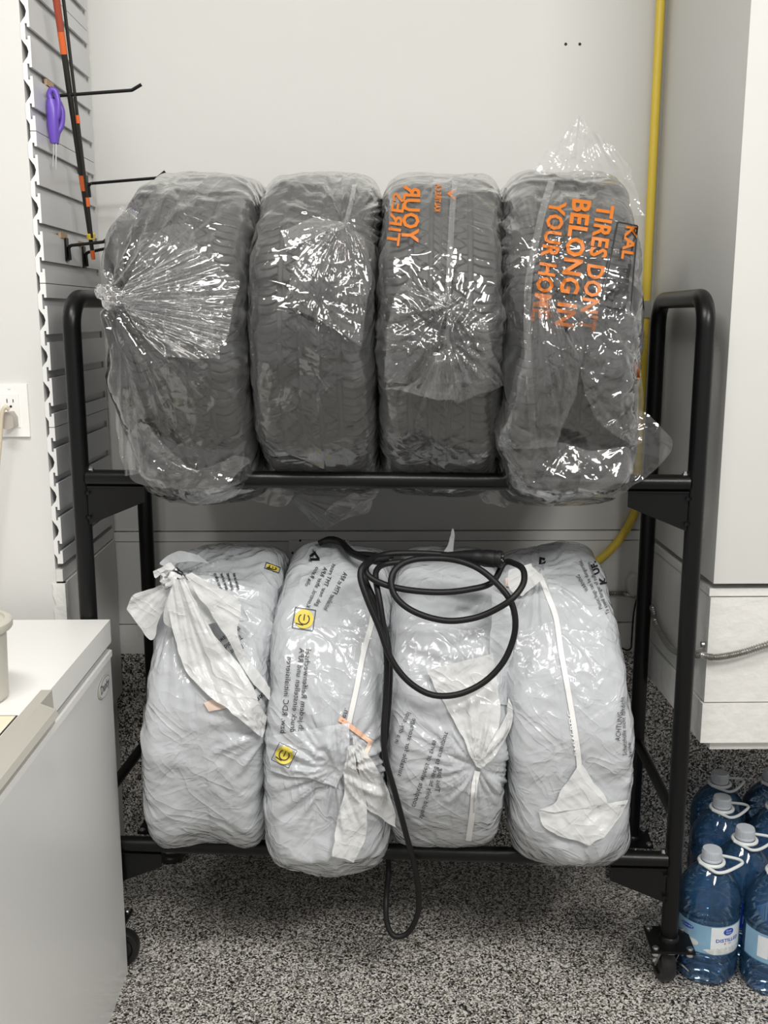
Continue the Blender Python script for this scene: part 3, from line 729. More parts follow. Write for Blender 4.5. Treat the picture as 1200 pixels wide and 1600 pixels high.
upper = []
U_UP = [u_of(300, 520, 1.93), u_of(503, 520, 1.91), u_of(705, 520, 1.90), u_of(911, 520, 1.88)]
U_LO = [u_of(333, 1100, 1.93), u_of(522, 1100, 1.91), u_of(714, 1100, 1.90), u_of(908, 1100, 1.88)]
UP_LAB = ['leftmost upper-shelf dark tire, inside the side-knotted clear bag', 'second upper-shelf dark tire from the left, in a clear bag', 'third upper-shelf dark tire, under orange print at its top left', 'rightmost upper-shelf dark tire, behind large orange printed words']
LO_LAB = ['leftmost lower-shelf tire, faint grey inside the knotted white bag', 'lower-shelf tire faintly seen inside the bag with two yellow symbols', 'lower-shelf tire faintly seen inside the bag under the looped cable', 'rightmost lower-shelf tire, faint inside the white bag marked ACHTUNG']
hi = None; lo = None
TILT_LO = [.045, .03, .01, -.075]
TIRES = []
for k in range(8):
    up = k < 4; u = (U_UP if up else U_LO)[k % 4]; c = tire_center(Z1 if up else Z2, u)
    e = empty('tire', c, RR); tilt = 0.0 if up else TILT_LO[k % 4]
    e.rotation_euler = (0, tilt, RR)
    tag(e, (UP_LAB if up else LO_LAB)[k % 4], 'tire', 'upper shelf tires' if up else 'lower shelf tires')
    if up:
        if hi is None: hi = tire_mesh_obj('tread_and_sidewall', 1760, 150, e)
        else:
            o = bpy.data.objects.new('tread_and_sidewall', hi.data); C.objects.link(o); o.parent = e
            o.rotation_euler = (0.37 * k, 0, 0)
    else:
        if lo is None: lo = tire_mesh_obj('tread_and_sidewall', 420, 70, e)
        else:
            o = bpy.data.objects.new('tread_and_sidewall', lo.data); C.objects.link(o); o.parent = e
    TIRES.append(e)

# ------------------------------------------------------------------ bags
def sgnp(a, p): return np.sign(a) * np.abs(a) ** p
class Bag:
    def __init__(s, k, hw, R, seed, amp, scales, lumps=(), knots=(), n=(420, 210), ex=7.0, up_only=False):
        e = TIRES[k]; s.c = Vector(e.location); s.M = e.rotation_euler.to_matrix()
        ph = np.linspace(0, 2 * np.pi, n[0], endpoint=False) ; ps = np.linspace(-np.pi / 2, np.pi / 2, n[1])
        # more samples where the surface is wide: remap so arclength is even
        tt_ = np.linspace(-np.pi / 2, np.pi / 2, 2001)
        xx, rr = hw * sgnp(np.sin(tt_), 2 / ex), R * np.abs(np.cos(tt_)) ** (2 / ex)
        arc = np.concatenate([[0], np.cumsum(np.hypot(np.diff(xx), np.diff(rr)))])
        w = np.concatenate([[0], np.cumsum(np.hypot(np.diff(xx), np.diff(rr)) * (0.25 + 0.75 * ((rr[1:] > R * .6))))])
        ps = np.interp(np.linspace(0, w[-1], n[1]), w, tt_); ar = np.interp(ps, tt_, arc) - arc[-1] / 2
        PH, PS = np.meshgrid(ph, ps, indexing='ij'); AR = np.broadcast_to(ar, PH.shape)
        X = hw * sgnp(np.sin(PS), 2 / ex); Rr = R * np.abs(np.cos(PS)) ** (2 / ex)
        nx = sgnp(np.sin(PS), 2 - 2 / ex) / hw; nr = np.abs(np.cos(PS)) ** (2 - 2 / ex) / R
        ln = np.hypot(nx, nr) + 1e-9; nx, nr = nx / ln, nr / ln
        def place(X, Rr): return np.stack([X, Rr * np.cos(PH), Rr * np.sin(PH)], -1)
        # the phi seam lies at the back (+y)
        Mx = np.array(s.M)
        def world(P): return P @ Mx.T + np.array(s.c)
        P = world(place(X, Rr)); Nn = place(nx, nr) @ Mx.T
        A = PH * R
        h = (crumple(A, AR, seed, scales) * .5 + .5) * amp
        px = to_px(P.reshape(-1, 3)).reshape(*P.shape[:2], 2)
        for kx, ky, K3, nf, rad, kamp, pull in knots:
            dx, dy = px[..., 0] - kx, px[..., 1] - ky
            d3 = np.linalg.norm(P - np.array(K3), axis=-1); al = np.arctan2(dy, dx)
            env = np.exp(-(d3 / rad) ** 2)
            ray_ = tnoise(al * nf, d3 * 9, seed + 3) + .5 * tnoise(al * nf * 2.1, d3 * 14, seed + 4)
            h = h * (1 - .6 * env) + (ray_ * .5 + .5) * kamp * env * np.clip(d3 / .05, .15, 1)
            w = (np.exp(-(d3 / (rad * .35)) ** 2) * pull)[..., None]
            P = P * (1 - w) + np.array(K3) * w
        P = P + Nn * h[..., None]
        for lx, ly, rx, ry, vec in lumps:
            w = np.exp(-(((px[..., 0] - lx) / rx) ** 2 + ((px[..., 1] - ly) / ry) ** 2))
            front = np.clip((s.c.y + .12 - P[..., 1]) / .1, 0, 1)
            w = (w * front)[..., None]
            P = P + np.array(vec) * w * (1 + .25 * crumple(A, AR, seed + 40, ((7, 1), (16, .6)))[..., None])
        P[..., 1] = np.where(P[..., 1] > 2.522, 2.522 + .004 * np.tanh((P[..., 1] - 2.522) / .02), P[..., 1])
        s.P = P
    def build(s, name, m, label, cat, group):
        o = grid_mesh(name, s.P - np.array(s.c), m, None, wrap_u=True)
        o.location = s.c; tag(o, label, cat, group); s.o = o
        me = o.data; V = s.P.reshape(-1, 3)
        s.bvh = BVHTree.FromPolygons([tuple(v) for v in V], [tuple(p.vertices) for p in me.polygons])
        return o
    def hitY(s, px, py, dflt=None):
        d = ray(px, py).normalized(); r = s.bvh.ray_cast(CAM, d)
        if r[0] is None: return dflt
        return r[0].y
    def child(s, name, V, Fc, m):
        me = bpy.data.meshes.new(name)
        me.from_pydata([tuple(Vector(v) - s.c) for v in V], [], Fc); 
        me.polygons.foreach_set('use_smooth', [True] * len(me.polygons))
        return link(name, me, m, s.o)
    def text(s, txt, p0, p1, h, flip=False, m='ink', bold=0.0, off=.0035, name='printed_lettering', stretch=True):
        V, Fc = text_mesh(txt, 1.0, bold)
        bm = bmesh.new(); vs = [bm.verts.new(v) for v in V]
        for f in Fc:
            try: bm.faces.new([vs[i] for i in f])
            except Exception: pass
        x0, x1 = V[:, 0].min(), V[:, 0].max()
        p0, p1 = np.array(p0, float), np.array(p1, float); L_ = np.linalg.norm(p1 - p0); ux = (p1 - p0) / L_
        uy = np.array([ux[1], -ux[0]])     # text up, in image coords (y down)
        if flip: uy = -uy
        sx = L_ / (x1 - x0); sy = h / .72
        # refine long edges
        for _ in range(3):
            lg = [e for e in bm.edges if math.hypot((e.verts[0].co.x - e.verts[1].co.x) * sx, (e.verts[0].co.y - e.verts[1].co.y) * sy) > 5]
            if not lg: break
            bmesh.ops.subdivide_edges(bm, edges=lg, cuts=1); bmesh.ops.triangulate(bm, faces=bm.faces)
        out = []; last = 1.9
        bm.verts.index_update()
        for v in bm.verts:
            q = p0 + ux * (v.co.x - x0) * sx + uy * v.co.y * sy
            Y = s.hitY(q[0], q[1], last); last = Y
            out.append(at(q[0], q[1], Y - off))
        Fc = [tuple(v.index for v in f.verts) for f in bm.faces]; bm.free()
        return s.child(name, out, Fc, M[m])
    def shape(s, polys, m, name, off=.0018):
        """polys: list of px polygons (quads), subdivided"""
        bm = bmesh.new()
        for pl in polys: bm.faces.new([bm.verts.new((x, y, 0)) for x, y in pl])
        for _ in range(4):
            lg = [e for e in bm.edges if e.calc_length() > 6]
            if not lg: break
            bmesh.ops.subdivide_edges(bm, edges=lg, cuts=1); bmesh.ops.triangulate(bm, faces=bm.faces)
        bm.verts.index_update(); last = 1.9; out = []
        for v in bm.verts:
            Y = s.hitY(v.co.x, v.co.y, last); last = Y; out.append(at(v.co.x, v.co.y, Y - off))
        Fc = [tuple(v.index for v in f.verts) for f in bm.faces]; bm.free()
        return s.child(name, out, Fc, M[m])
    def strip(s, pts, w, m='seam', name='seam_strip', off=.003):
        sp_ = [np.array(p[:2]) for p in spline([(x, y, 0) for x, y in pts], 10)]
        polys = []; L_ = []
        for i, p in enumerate(sp_):
            d = sp_[min(i + 1, len(sp_) - 1)] - sp_[max(i - 1, 0)]; d = d / np.linalg.norm(d); n_ = np.array([-d[1], d[0]]) * w / 2
            L_.append((p - n_, p + n_))
        V = []; last = 1.9
        for a, b in L_:
            for q in (a, b):
                Y = s.hitY(q[0], q[1], last); last = Y; V.append(at(q[0], q[1], Y - off))
        return s.child(name, V, [(2 * i, 2 * i + 1, 2 * i + 3, 2 * i + 2) for i in range(len(L_) - 1)], M[m])
    def flap(s, left, right, m, Yd, off, seed, amp=.008, n=(90, 60), scales=((10, 1), (24, .5), (50, .25)), name='loose_film', lift=0.0, fan=None, smooth=3, hug=True, rag=4.0):
        def poly(pts, n_):
            P = np.array([tuple(p[:2]) for p in spline([(x, y, 0) for x, y in pts], 12)]); d = np.concatenate([[0], np.cumsum(np.linalg.norm(np.diff(P, axis=0), axis=1))])
            t = np.linspace(0, d[-1], n_); return np.stack([np.interp(t, d, P[:, 0]), np.interp(t, d, P[:, 1])], -1)
        Lp, Rp = poly(left, n[0]), poly(right, n[0]); U = np.linspace(0, 1, n[1])
        G = Lp[:, None] * (1 - U[None, :, None]) + Rp[:, None] * U[None, :, None]
        wx = crumple(G[..., 0] / 500, G[..., 1] / 500, seed + 60, ((9, 1), (22, .5))); wy = crumple(G[..., 0] / 500 + 5, G[..., 1] / 500, seed + 61, ((9, 1), (22, .5)))
        G = G + np.stack([wx, wy], -1) * rag * np.clip((np.linspace(0, 1, n[0])[:, None, None]) * 6, .25 if rag < 6 else 1, 1)
        Y = np.full(G.shape[:2], Yd)
        if hug:
            for i in range(0, n[0], 2):
                for j in range(0, n[1], 2):
                    Y[i:i + 2, j:j + 2] = min(Yd, s.hitY(G[i, j, 0], G[i, j, 1], Yd))
            for _ in range(smooth):
                Yp_ = np.pad(Y, 1, mode='edge'); Y = np.minimum(Y, (Yp_[:-2, 1:-1] + Yp_[2:, 1:-1] + Yp_[1:-1, :-2] + Yp_[1:-1, 2:]) / 4)
        T = np.linspace(0, 1, n[0])[:, None]
        gx, gy = G[..., 0] / 800, G[..., 1] / 800
        cr = crumple(gx, gy, seed, scales)
        if fan:
            fx, fy, nf, fa = fan
            al = np.arctan2(G[..., 1] - fy, G[..., 0] - fx); dd = np.hypot(G[..., 1] - fy, G[..., 0] - fx) / 800
            cr = cr * .5 + fa * tnoise(al * nf, dd * 6, seed + 9) + fa * .5 * tnoise(al * nf * 2.3, dd * 9, seed + 10)
        Y = Y - off - lift * T ** 1.3 - (cr * .5 + .5) * amp
        # ragged outline
        P = np.zeros((*G.shape[:2], 3))
        X_, V_ = (G[..., 0] - 600) / F_PX, -(G[..., 1] - 800) / F_PX
        yf, z = CP + V_ * SP, -SP + V_ * CP
        dx, dy, dz = X_ * CY + yf * SY, -X_ * SY + yf * CY, z
        P[..., 0], P[..., 1], P[..., 2] = dx * Y / dy, Y, CAM_H + dz * Y / dy
        return grid_mesh(name, P - np.array(s.c), M[m], s.o)

SC = ((9, 1), (21, .55), (47, .3))
FR = lambda x, y, Y: tuple(at(x, y, Y))
# ---- upper, clear bags
b1 = Bag(0, .122, TR + .006, 1, .012, SC, lumps=[(185, 370, 30, 80, (-.02, 0, 0)), (185, 600, 25, 120, (-.022, 0, 0)), (230, 740, 60, 45, (0, -.07, .0)), (330, 750, 70, 40, (0, -.085, -.012))],
         knots=[(186, 470, FR(186, 470, 1.93), 9, .20, .034, .75)])
b1.build('clear_bag', M['clear_film'], 'clear plastic tire bag gathered into a knot at its left side', 'bag', 'clear tire bags')
b2 = Bag(1, .122, TR + .005, 2, .008, SC, lumps=[(440, 290, 60, 20, (0, 0, .006))],
         knots=[(538, 352, FR(538, 352, 2.0), 8, .10, .016, .0), (500, 470, FR(500, 470, 1.88), 5, .08, .012, 0)])
b2.build('clear_bag', M['clear_film'], 'second clear tire bag from the left, with a gathered flap below its top seam', 'bag', 'clear tire bags')
b3 = Bag(2, .122, TR + .005, 3, .008, SC, knots=[(700, 530, FR(700, 530, 1.87), 8, .11, .022, 0)])
b3.build('clear_bag', M['clear_film'], 'third clear tire bag, orange print only at its upper left corner', 'bag', 'clear tire bags')
b4 = Bag(3, .122, TR + .007, 4, .013, SC, lumps=[(1010, 480, 25, 130, (.018, 0, 0)), (1020, 690, 40, 55, (.055, -.05, -.0)), (960, 745, 80, 40, (0, -.08, -.012)), (840, 750, 60, 40, (0, -.08, -.008)), (795, 660, 30, 50, (-.012, -.03, -.01))],
         knots=[(835, 400, FR(835, 400, 1.9), 7, .12, .022, 0)])
b4.build('clear_bag', M['clear_film'], 'rightmost clear tire bag, peaked top and large orange printed words', 'bag', 'clear tire bags')

# bag 1: knot, pleats and tail
b1.flap([(186, 462), (230, 380), (270, 352), (300, 350)], [(190, 475), (240, 540), (290, 560), (345, 562)], 'clear_film', 1.90, .006, 7, .016, (70, 90), fan=(150, 470, 26, .9), name='pleated_film')
b1.flap([(192, 466), (240, 430), (300, 390), (372, 440)], [(192, 474), (260, 520), (330, 545), (355, 520)], 'clear_film', 1.89, .016, 8, .022, (70, 90), fan=(150, 470, 30, 1.0), name='pleated_film')
b1.flap([(200, 440), (180, 420), (168, 380), (190, 320)], [(200, 470), (196, 420), (200, 380), (215, 330)], 'clear_fold', 1.99, .0, 9, .012, (60, 30), hug=False, name='loose_film')
b1.flap([(184, 480), (172, 560), (180, 660), (195, 745)], [(200, 490), (205, 560), (212, 660), (235, 740)], 'clear_fold', 1.97, .0, 10, .016, (80, 30), hug=False, fan=(188, 380, 40, 1), name='loose_film')
def knot(bag, pts, rad, seed, m='white_fold', Y=1.93, name='knot'):
    """lumpy tied knot made of a twisted bundle of film"""
    path = spline([at(x, y, Y + dy) for x, y, dy in pts], 10)
    n = 36; rings = []
    P = np.zeros((len(path), n, 3)); up = None
    for i, p in enumerate(path):
        t = i / (len(path) - 1); d = (path[min(i + 1, len(path) - 1)] - path[max(i - 1, 0)]).normalized()
        if up is None: up = d.orthogonal().normalized()
        up = (up - d * up.dot(d)).normalized(); s_ = d.cross(up)
        rr = rad(t)
        for k in range(n):
            a = 2 * math.pi * k / n
            q = rr * (1 + .28 * float(tnoise(np.array(a * 2.2 + t * 2), np.array(t * 5.0), seed)) + .15 * float(tnoise(np.array(a * 5), np.array(t * 3.0), seed + 1)))
            P[i, k] = p + (up * math.cos(a) + s_ * math.sin(a)) * q
    return grid_mesh(name, P - np.array(bag.c), M[m], bag.o, wrap_v=True)
knot(b1, [(205, 476, 0), (190, 474, -.005), (178, 468, -.008), (165, 458, -.008), (152, 450, -.006)], lambda t: .009 + .013 * math.sin(math.pi * min(1, t * 1.05)) ** .7, 5, 'clear_fold', 1.925)
b1.flap([(200, 690), (205, 730), (215, 748), (300, 768)], [(225, 660), (300, 725), (390, 720), (330, 778)], 'clear_film', 1.925, .006, 12, .02, (60, 90), name='loose_film', rag=9)
b1.flap([(240, 765), (262, 772), (300, 778)], [(400, 765), (380, 772), (340, 782)], 'clear_fold', 1.99, .0, 13, .012, (30, 70), hug=False, name='loose_film')

# bag 2: flap under the top seam; hanging film behind the rail
b2.flap([(536, 350), (500, 372), (470, 390), (448, 470)], [(542, 350), (570, 380), (578, 440), (562, 540)], 'clear_film', 1.93, .008, 21, .02, (80, 80), fan=(540, 330, 12, .8), name='gathered_flap')
b2.flap([(538, 346), (500, 338), (460, 352), (440, 360)], [(546, 350), (520, 362), (480, 376), (450, 390)], 'clear_fold', 1.97, .004, 22, .008, (50, 30), name='gathered_flap')
b2.strip([(554, 288), (548, 318), (540, 350)], 7, 'clear_fold')
b2.flap([(388, 760), (400, 785), (440, 790), (461, 778)], [(392, 758), (410, 760), (440, 760), (461, 768)], 'clear_fold', 2.36, 0, 23, .03, (60, 30), hug=False, name='hanging_film')
b2.flap([(461, 770), (462, 790), (490, 818), (508, 828)], [(461, 766), (500, 758), (560, 758), (603, 758)], 'clear_fold', 2.36, 0, 24, .04, (70, 60), hug=False, fan=(450, 770, 12, .8), name='hanging_film')
b2.flap([(508, 828), (545, 810), (575, 800), (590, 775)], [(508, 800), (530, 780), (560, 765), (595, 760)], 'clear_fold', 2.36, 0, 25, .03, (40, 30), hug=False, name='hanging_film')

# bag 3
b3.flap([(690, 515), (640, 440), (605, 500), (600, 600)], [(702, 515), (740, 470), (775, 560), (790, 600)], 'clear_film', 1.90, .006, 31, .020, (80, 80), fan=(700, 480, 10, .9), name='gathered_flap')
b3.flap([(697, 530), (680, 560), (640, 600), (598, 606)], [(703, 530), (716, 560), (722, 590), (713, 628)], 'clear_fold', 1.885, .010, 32, .018, (60, 60), fan=(700, 520, 9, .9), name='gathered_flap')
b3.flap([(703, 530), (712, 560), (716, 595), (713, 628)], [(706, 530), (740, 545), (765, 575), (788, 602)], 'clear_film', 1.885, .010, 33, .018, (60, 60), fan=(700, 520, 9, .9), name='gathered_flap')
b3.strip([(711, 283), (706, 340), (702, 420), (697, 520), (697, 540)], 9, 'clear_fold')
b3.flap([(745, 762), (760, 785), (790, 792)], [(745, 758), (790, 758), (830, 760)], 'clear_fold', 2.36, 0, 34, .02, (30, 40), hug=False, name='hanging_film')
# bag 3 print (seen through the back of the film)
b3.text('YOUR', (628, 378), (632, 288), 26, flip=True, m='orange', bold=.03)
b3.text('TIRES', (604, 382), (615, 300), 20, flip=True, m='orange', bold=.02)
b3.text('KALTIRE.CA', (679, 330), (681, 287), 9, flip=True, m='orange', bold=.03)
b3.shape([[(698, 302), (711, 294), (711, 300), (704, 303)], [(698, 302), (704, 303), (711, 308), (711, 313)]], 'orange', 'printed_mark')

# bag 4
b4.flap([(905, 178), (865, 225), (835, 270), (800, 300)], [(909, 178), (945, 225), (985, 270), (1003, 340)], 'clear_fold', 2.10, .0, 41, .03, (90, 100), hug=False, fan=(907, 160, 6, .5), name='peaked_top', rag=7)
b4.flap([(830, 460), (820, 560), (800, 640), (775, 696)], [(860, 460), (905, 560), (890, 640), (870, 700)], 'clear_film', 1.90, .012, 42, .022, (90, 70), fan=(840, 420, 11, .8), name='loose_film')
b4.flap([(880, 470), (900, 560), (930, 650), (985, 700)], [(985, 470), (1000, 540), (1003, 640), (1005, 690)], 'clear_film', 1.89, .006, 43, .016, (80, 70), scales=((14, 1), (34, .8), (80, .5)), name='loose_film')
b4.flap([(1000, 640), (985, 700), (930, 755), (880, 776)], [(1015, 650), (1047, 690), (1030, 730), (960, 778)], 'clear_film', 1.91, .0, 44, .025, (80, 60), hug=False, name='loose_film')
b4.flap([(790, 655), (788, 710), (800, 750), (860, 776)], [(930, 720), (985, 700), (985, 745), (920, 778)], 'clear_film', 1.90, .004, 45, .025, (70, 90), name='loose_film', rag=9)
b4.strip([(862, 283), (848, 330), (836, 385), (826, 440), (824, 520), (828, 600), (834, 698)], 11, 'clear_fold')
b4.text("TIRES DON'T", (934, 318), (903, 516), 27, m='orange', bold=.028)
b4.text('BELONG IN', (896, 310), (868, 508), 29, m='orange', bold=.032)
b4.text('YOUR HOME.', (860, 312), (830, 502), 26, m='orange', bold=.032)
b4.text('KAL', (979, 352), (971, 404), 19, m='orange', bold=.03, off=.006)
b4.text('TIRE', (967, 410), (958, 481), 19, m='ink', bold=.05, off=.030)
def line(bag, a, b, w, m='ink'): bag.strip([a, ((a[0] + b[0]) / 2, (a[1] + b[1]) / 2), b], w, m, 'printed_line', .010)
for a_, b_ in (((965, 347), (941, 470)), ((966, 347), (996, 353)), ((996, 353), (985, 486)), ((941, 478), (985, 487))): line(b4, a_, b_, 2.6)
b4.shape([[(992, 570), (999, 566), (1000, 590), (994, 596)]], 'orange', 'printed_mark')

# ---- lower, white bags
WS = ((6, .8), (15, .8), (36, .5))
w1 = Bag(4, .122, TR + .006, 51, .010, WS, lumps=[(420, 885, 30, 30, (0, 0, .01)), (250, 1290, 60, 40, (-.01, -.03, -.012)), (400, 1290, 50, 40, (0, -.03, -.0)), (240, 1200, 30, 120, (-.010, -.01, 0))],
         knots=[(275, 905, FR(275, 905, 1.99), 10, .20, .030, .6), (420, 1130, FR(420, 1130, 1.90), 6, .12, .02, 0)])
w1.build('white_bag', M['white_film'], 'leftmost white tire bag, tied in a floppy knot at its upper left', 'bag', 'white tire bags')
w2 = Bag(5, .122, TR + .006, 52, .009, WS, lumps=[(515, 860, 60, 22, (0, 0, .022)), (520, 1320, 85, 45, (0, -.085, -.018)), (440, 1290, 40, 60, (-.01, -.03, 0)), (600, 1280, 30, 70, (.012, -.02, 0))],
         knots=[(525, 1200, FR(525, 1200, 1.87), 7, .13, .026, 0)])
w2.build('white_bag', M['white_film'], 'white tire bag printed with two round yellow symbols, sagging over the rail', 'bag', 'white tire bags')
w3 = Bag(6, .122, TR + .006, 53, .008, WS, lumps=[(690, 862, 60, 18, (0, 0, .012))], knots=[(745, 1195, FR(745, 1195, 1.86), 7, .11, .022, 0)])
w3.build('white_bag', M['white_film'], 'white tire bag under the looped black cable, small black print low down', 'bag', 'white tire bags')
w4 = Bag(7, .122, TR + .007, 54, .009, WS, lumps=[(870, 850, 60, 28, (.0, 0, .032)), (900, 1300, 85, 40, (0, -.06, -.018)), (985, 1150, 25, 150, (.012, 0, 0)), (815, 890, 25, 25, (-.012, 0, 0))],
         knots=[(842, 900, FR(842, 900, 2.02), 8, .11, .016, .2)])
w4.build('white_bag', M['white_film'], 'rightmost white tire bag with a long vertical weld strip and black warnings', 'bag', 'white tire bags')

# w1 details
w1.flap([(272, 905), (262, 960), (300, 1060), (412, 1150)], [(290, 905), (330, 985), (385, 1060), (418, 1120)], 'white_fold', 1.93, .006, 61, .018, (90, 60), fan=(262, 860, 9, .8), name='twisted_film')
w1.flap([(290, 900), (330, 960), (380, 1040), (420, 1095)], [(300, 895), (370, 940), (372, 1000), (424, 1072)], 'white_fold', 1.93, .004, 62, .014, (60, 40), name='turned_back_film')
knot(w1, [(256, 897, .0), (264, 903, -.008), (276, 908, -.012), (288, 912, -.008)], lambda t: .010 + .010 * math.sin(math.pi * t), 6, 'white_fold', 1.965)
w1.flap([(270, 900), (255, 895), (245, 900), (243, 890)], [(280, 900), (270, 880), (258, 884), (245, 889)], 'white_fold', 1.96, 0, 63, .010, (40, 20), hug=False, name='knot_ear')
w1.flap([(274, 912), (262, 940), (256, 970), (278, 986)], [(282, 912), (296, 940), (294, 968), (282, 986)], 'white_fold', 1.945, 0, 64, .012, (50, 40), hug=False, fan=(276, 890, 5, .6), name='knot_ear')
w1.flap([(268, 908), (232, 924), (205, 935), (197, 955)], [(266, 918), (252, 960), (235, 1000), (212, 975)], 'white_fold', 1.975, 0, 65, .014, (60, 50), hug=False, fan=(275, 905, 4, .6), name='knot_ear')
w1.flap([(290, 905), (320, 915), (340, 925), (345, 945)], [(290, 930), (305, 960), (318, 975), (340, 972)], 'white_fold', 1.95, 0, 66, .016, (50, 40), hug=False, name='knot_ear')
w1.flap([(266, 888), (252, 880), (278, 866), (312, 872)], [(276, 895), (275, 885), (300, 882), (330, 884)], 'white_film', 2.06, 0, 67, .012, (40, 20), hug=False, name='loose_film')
w1.shape([[(318, 1098), (352, 1086), (356, 1106), (326, 1112)]], 'peach', 'tag_showthrough', .004)  # patch on the film surface, painted as a tag glimpsed through it
w1.text('Warning', (324, 927), (286, 903), 9, flip=True, m='ink', bold=.04)
for i_, t_ in enumerate(('Attention Les sacs', 'plastique peuvent', 'danger eloigner', 'du sac enfants')):
    w1.text(t_, (371 - 9 * i_, 922 - 0 * i_), (364 - 10 * i_, 896), 5, flip=True, m='ink', bold=.03)
w1.text('this bag away from', (373, 978), (322, 1012), 8, m='ink', bold=.01)
w1.text('To avoid danger', (376, 991), (326, 1024), 8, m='ink', bold=.01)
w1.text('Plastic bags can', (377, 1006), (333, 1032), 8, m='ink', bold=.01)
w1.text('for any', (403, 1066), (382, 1083), 9, m='ink', bold=.01)
w1.text('after', (419, 1074), (399, 1092), 9, m='ink', bold=.01)
def symbol(bag, cx, cy, r, rot, squash=1.0, off=0.0):
    c_, s_ = math.cos(rot), math.sin(rot)
    def T(x, y): return (cx + r * (x * c_ - y * s_ * squash), cy + r * (x * s_ + y * c_ * squash))
    n = 22
    bag.shape([[T(0, 0), T(math.cos(2 * math.pi * i / n), math.sin(2 * math.pi * i / n)), T(math.cos(2 * math.pi * (i + 1) / n), math.sin(2 * math.pi * (i + 1) / n))] for i in range(n)], 'yellow_ink', 'printed_symbol', .0022 + off)
    q = [(-1.08, -1.08), (1.08, -1.08), (1.08, 1.08), (-1.08, 1.08)]
    for i in range(4): bag.strip([T(*q[i]), T(*[(q[i][k] + q[(i + 1) % 4][k]) / 2 for k in (0, 1)]), T(*q[(i + 1) % 4])], 1.0, 'ink', 'printed_line', .003 + off)
    arc_ = [T(.55 * math.cos(a), .55 * math.sin(a)) for a in np.linspace(-.9, 3.1 + .9, 12)]
    bag.strip(arc_, 1.6, 'ink', 'printed_line', .0034 + off)
    bag.strip([T(0, -.5), T(0, -.15), T(0, .15)], 1.6, 'ink', 'printed_line', .0034 + off)
    bag.strip([T(-.8, .55), T(-.4, .62), T(0, .66)], 1.4, 'ink', 'printed_line', .0034 + off)
symbol(w1, 426, 887, 11, .35, .38)
# w2 details
symbol(w2, 475, 967, 15, .15); symbol(w2, 444, 1180, 14, .45, off=.013)
w2.text('Nach jedem Reifenwechsel', (464, 1160), (478, 1014), 9, flip=True)
w2.text('Fülldruck einstellen und RPA', (451, 1162), (468, 1012), 9, flip=True)
w2.text('bzw. RDC initialisieren', (438, 1145), (449, 1026), 9, flip=True)
w2.text('Initialiser FTM et RPA', (505, 951), (537, 893), 8, flip=True)
w2.text('gab. near TMT reset', (492, 946), (520, 880), 7, flip=True)
w2.text('Kontrol. after RPA', (478, 947), (506, 885), 7, flip=True)
w2.text('olia Ratio', (476, 914), (494, 885), 7, flip=True)
w2.text('bewahren.', (524, 1163), (539, 1106), 9, flip=True)
w2.shape([[(483, 868), (492, 861), (494, 865), (486, 871)], [(492, 861), (500, 873), (497, 875), (490, 864)], [(485, 872), (498, 872), (500, 876), (484, 876)]], 'ink', 'printed_mark')
w2.text('LDPE', (482, 876), (489, 858), 6, flip=True)
w2.strip([(584, 944), (580, 975), (568, 1020), (556, 1080), (545, 1130)], 8, 'seam')
w2.flap([(417, 1150), (417, 1175), (422, 1203)], [(546, 1130), (548, 1170), (528, 1232)], 'white_film', 1.90, .005, 71, .008, (50, 80), name='folded_over_film')
w2.flap([(543, 1165), (536, 1230), (528, 1290), (520, 1338)], [(551, 1165), (566, 1230), (574, 1290), (556, 1350)], 'white_fold', 1.88, .012, 72, .014, (70, 50), fan=(545, 1130, 7, .7), name='gathered_flap')
w2.flap([(551, 1150), (560, 1200), (566, 1240), (574, 1262)], [(555, 1150), (588, 1195), (610, 1235), (619, 1290)], 'white_fold', 1.90, .005, 73, .012, (60, 50), fan=(548, 1120, 7, .7), name='gathered_flap')
w2.shape([[(532, 1118), (583, 1158), (580, 1164), (528, 1126)]], 'peach2', 'tag_showthrough', .004)  # tag showing through, painted as thin patches on top of the film
w2.shape([[(583, 1158), (564, 1205), (557, 1200), (576, 1158)]], 'peach', 'tag_showthrough', .004)
# w3 details
w3.flap([(668, 1048), (700, 1112), (725, 1160), (745, 1196)], [(770, 1020), (780, 1080), (782, 1130), (752, 1196)], 'white_fold', 1.89, .004, 81, .014, (60, 50), name='folded_over_film')
w3.flap([(768, 920), (768, 1000), (764, 1060), (770, 1100)], [(796, 935), (800, 1000), (802, 1060), (801, 1105)], 'white_film', 1.92, .0, 82, .008, (60, 20), name='folded_over_film')
w3.flap([(795, 1090), (785, 1125), (765, 1165), (748, 1200)], [(801, 1105), (795, 1140), (775, 1180), (756, 1205)], 'white_fold', 1.88, .008, 84, .008, (50, 20), name='folded_over_film')
w3.strip([(746, 1205), (741, 1230), (738, 1270), (732, 1314)], 9, 'seam')
w3.text('This bag', (679, 1237), (686, 1200), 8, flip=True)
w3.text('should only be used to transport', (655, 1278), (695, 1143), 8, flip=True)
w3.text('complete wheels or tyres', (643, 1260), (677, 1156), 9, flip=True)
w3.text('suitable for storage', (621, 1212), (645, 1122), 8, flip=True)
w3.text('in a dry, cool', (616, 1160), (636, 1112), 8, flip=True)
w3.flap([(690, 868), (700, 850), (704, 832), (706, 828)], [(712, 868), (711, 850), (710, 836), (708, 828)], 'white_fold', 2.14, 0, 83, .01, (30, 14), hug=False, name='loose_film')
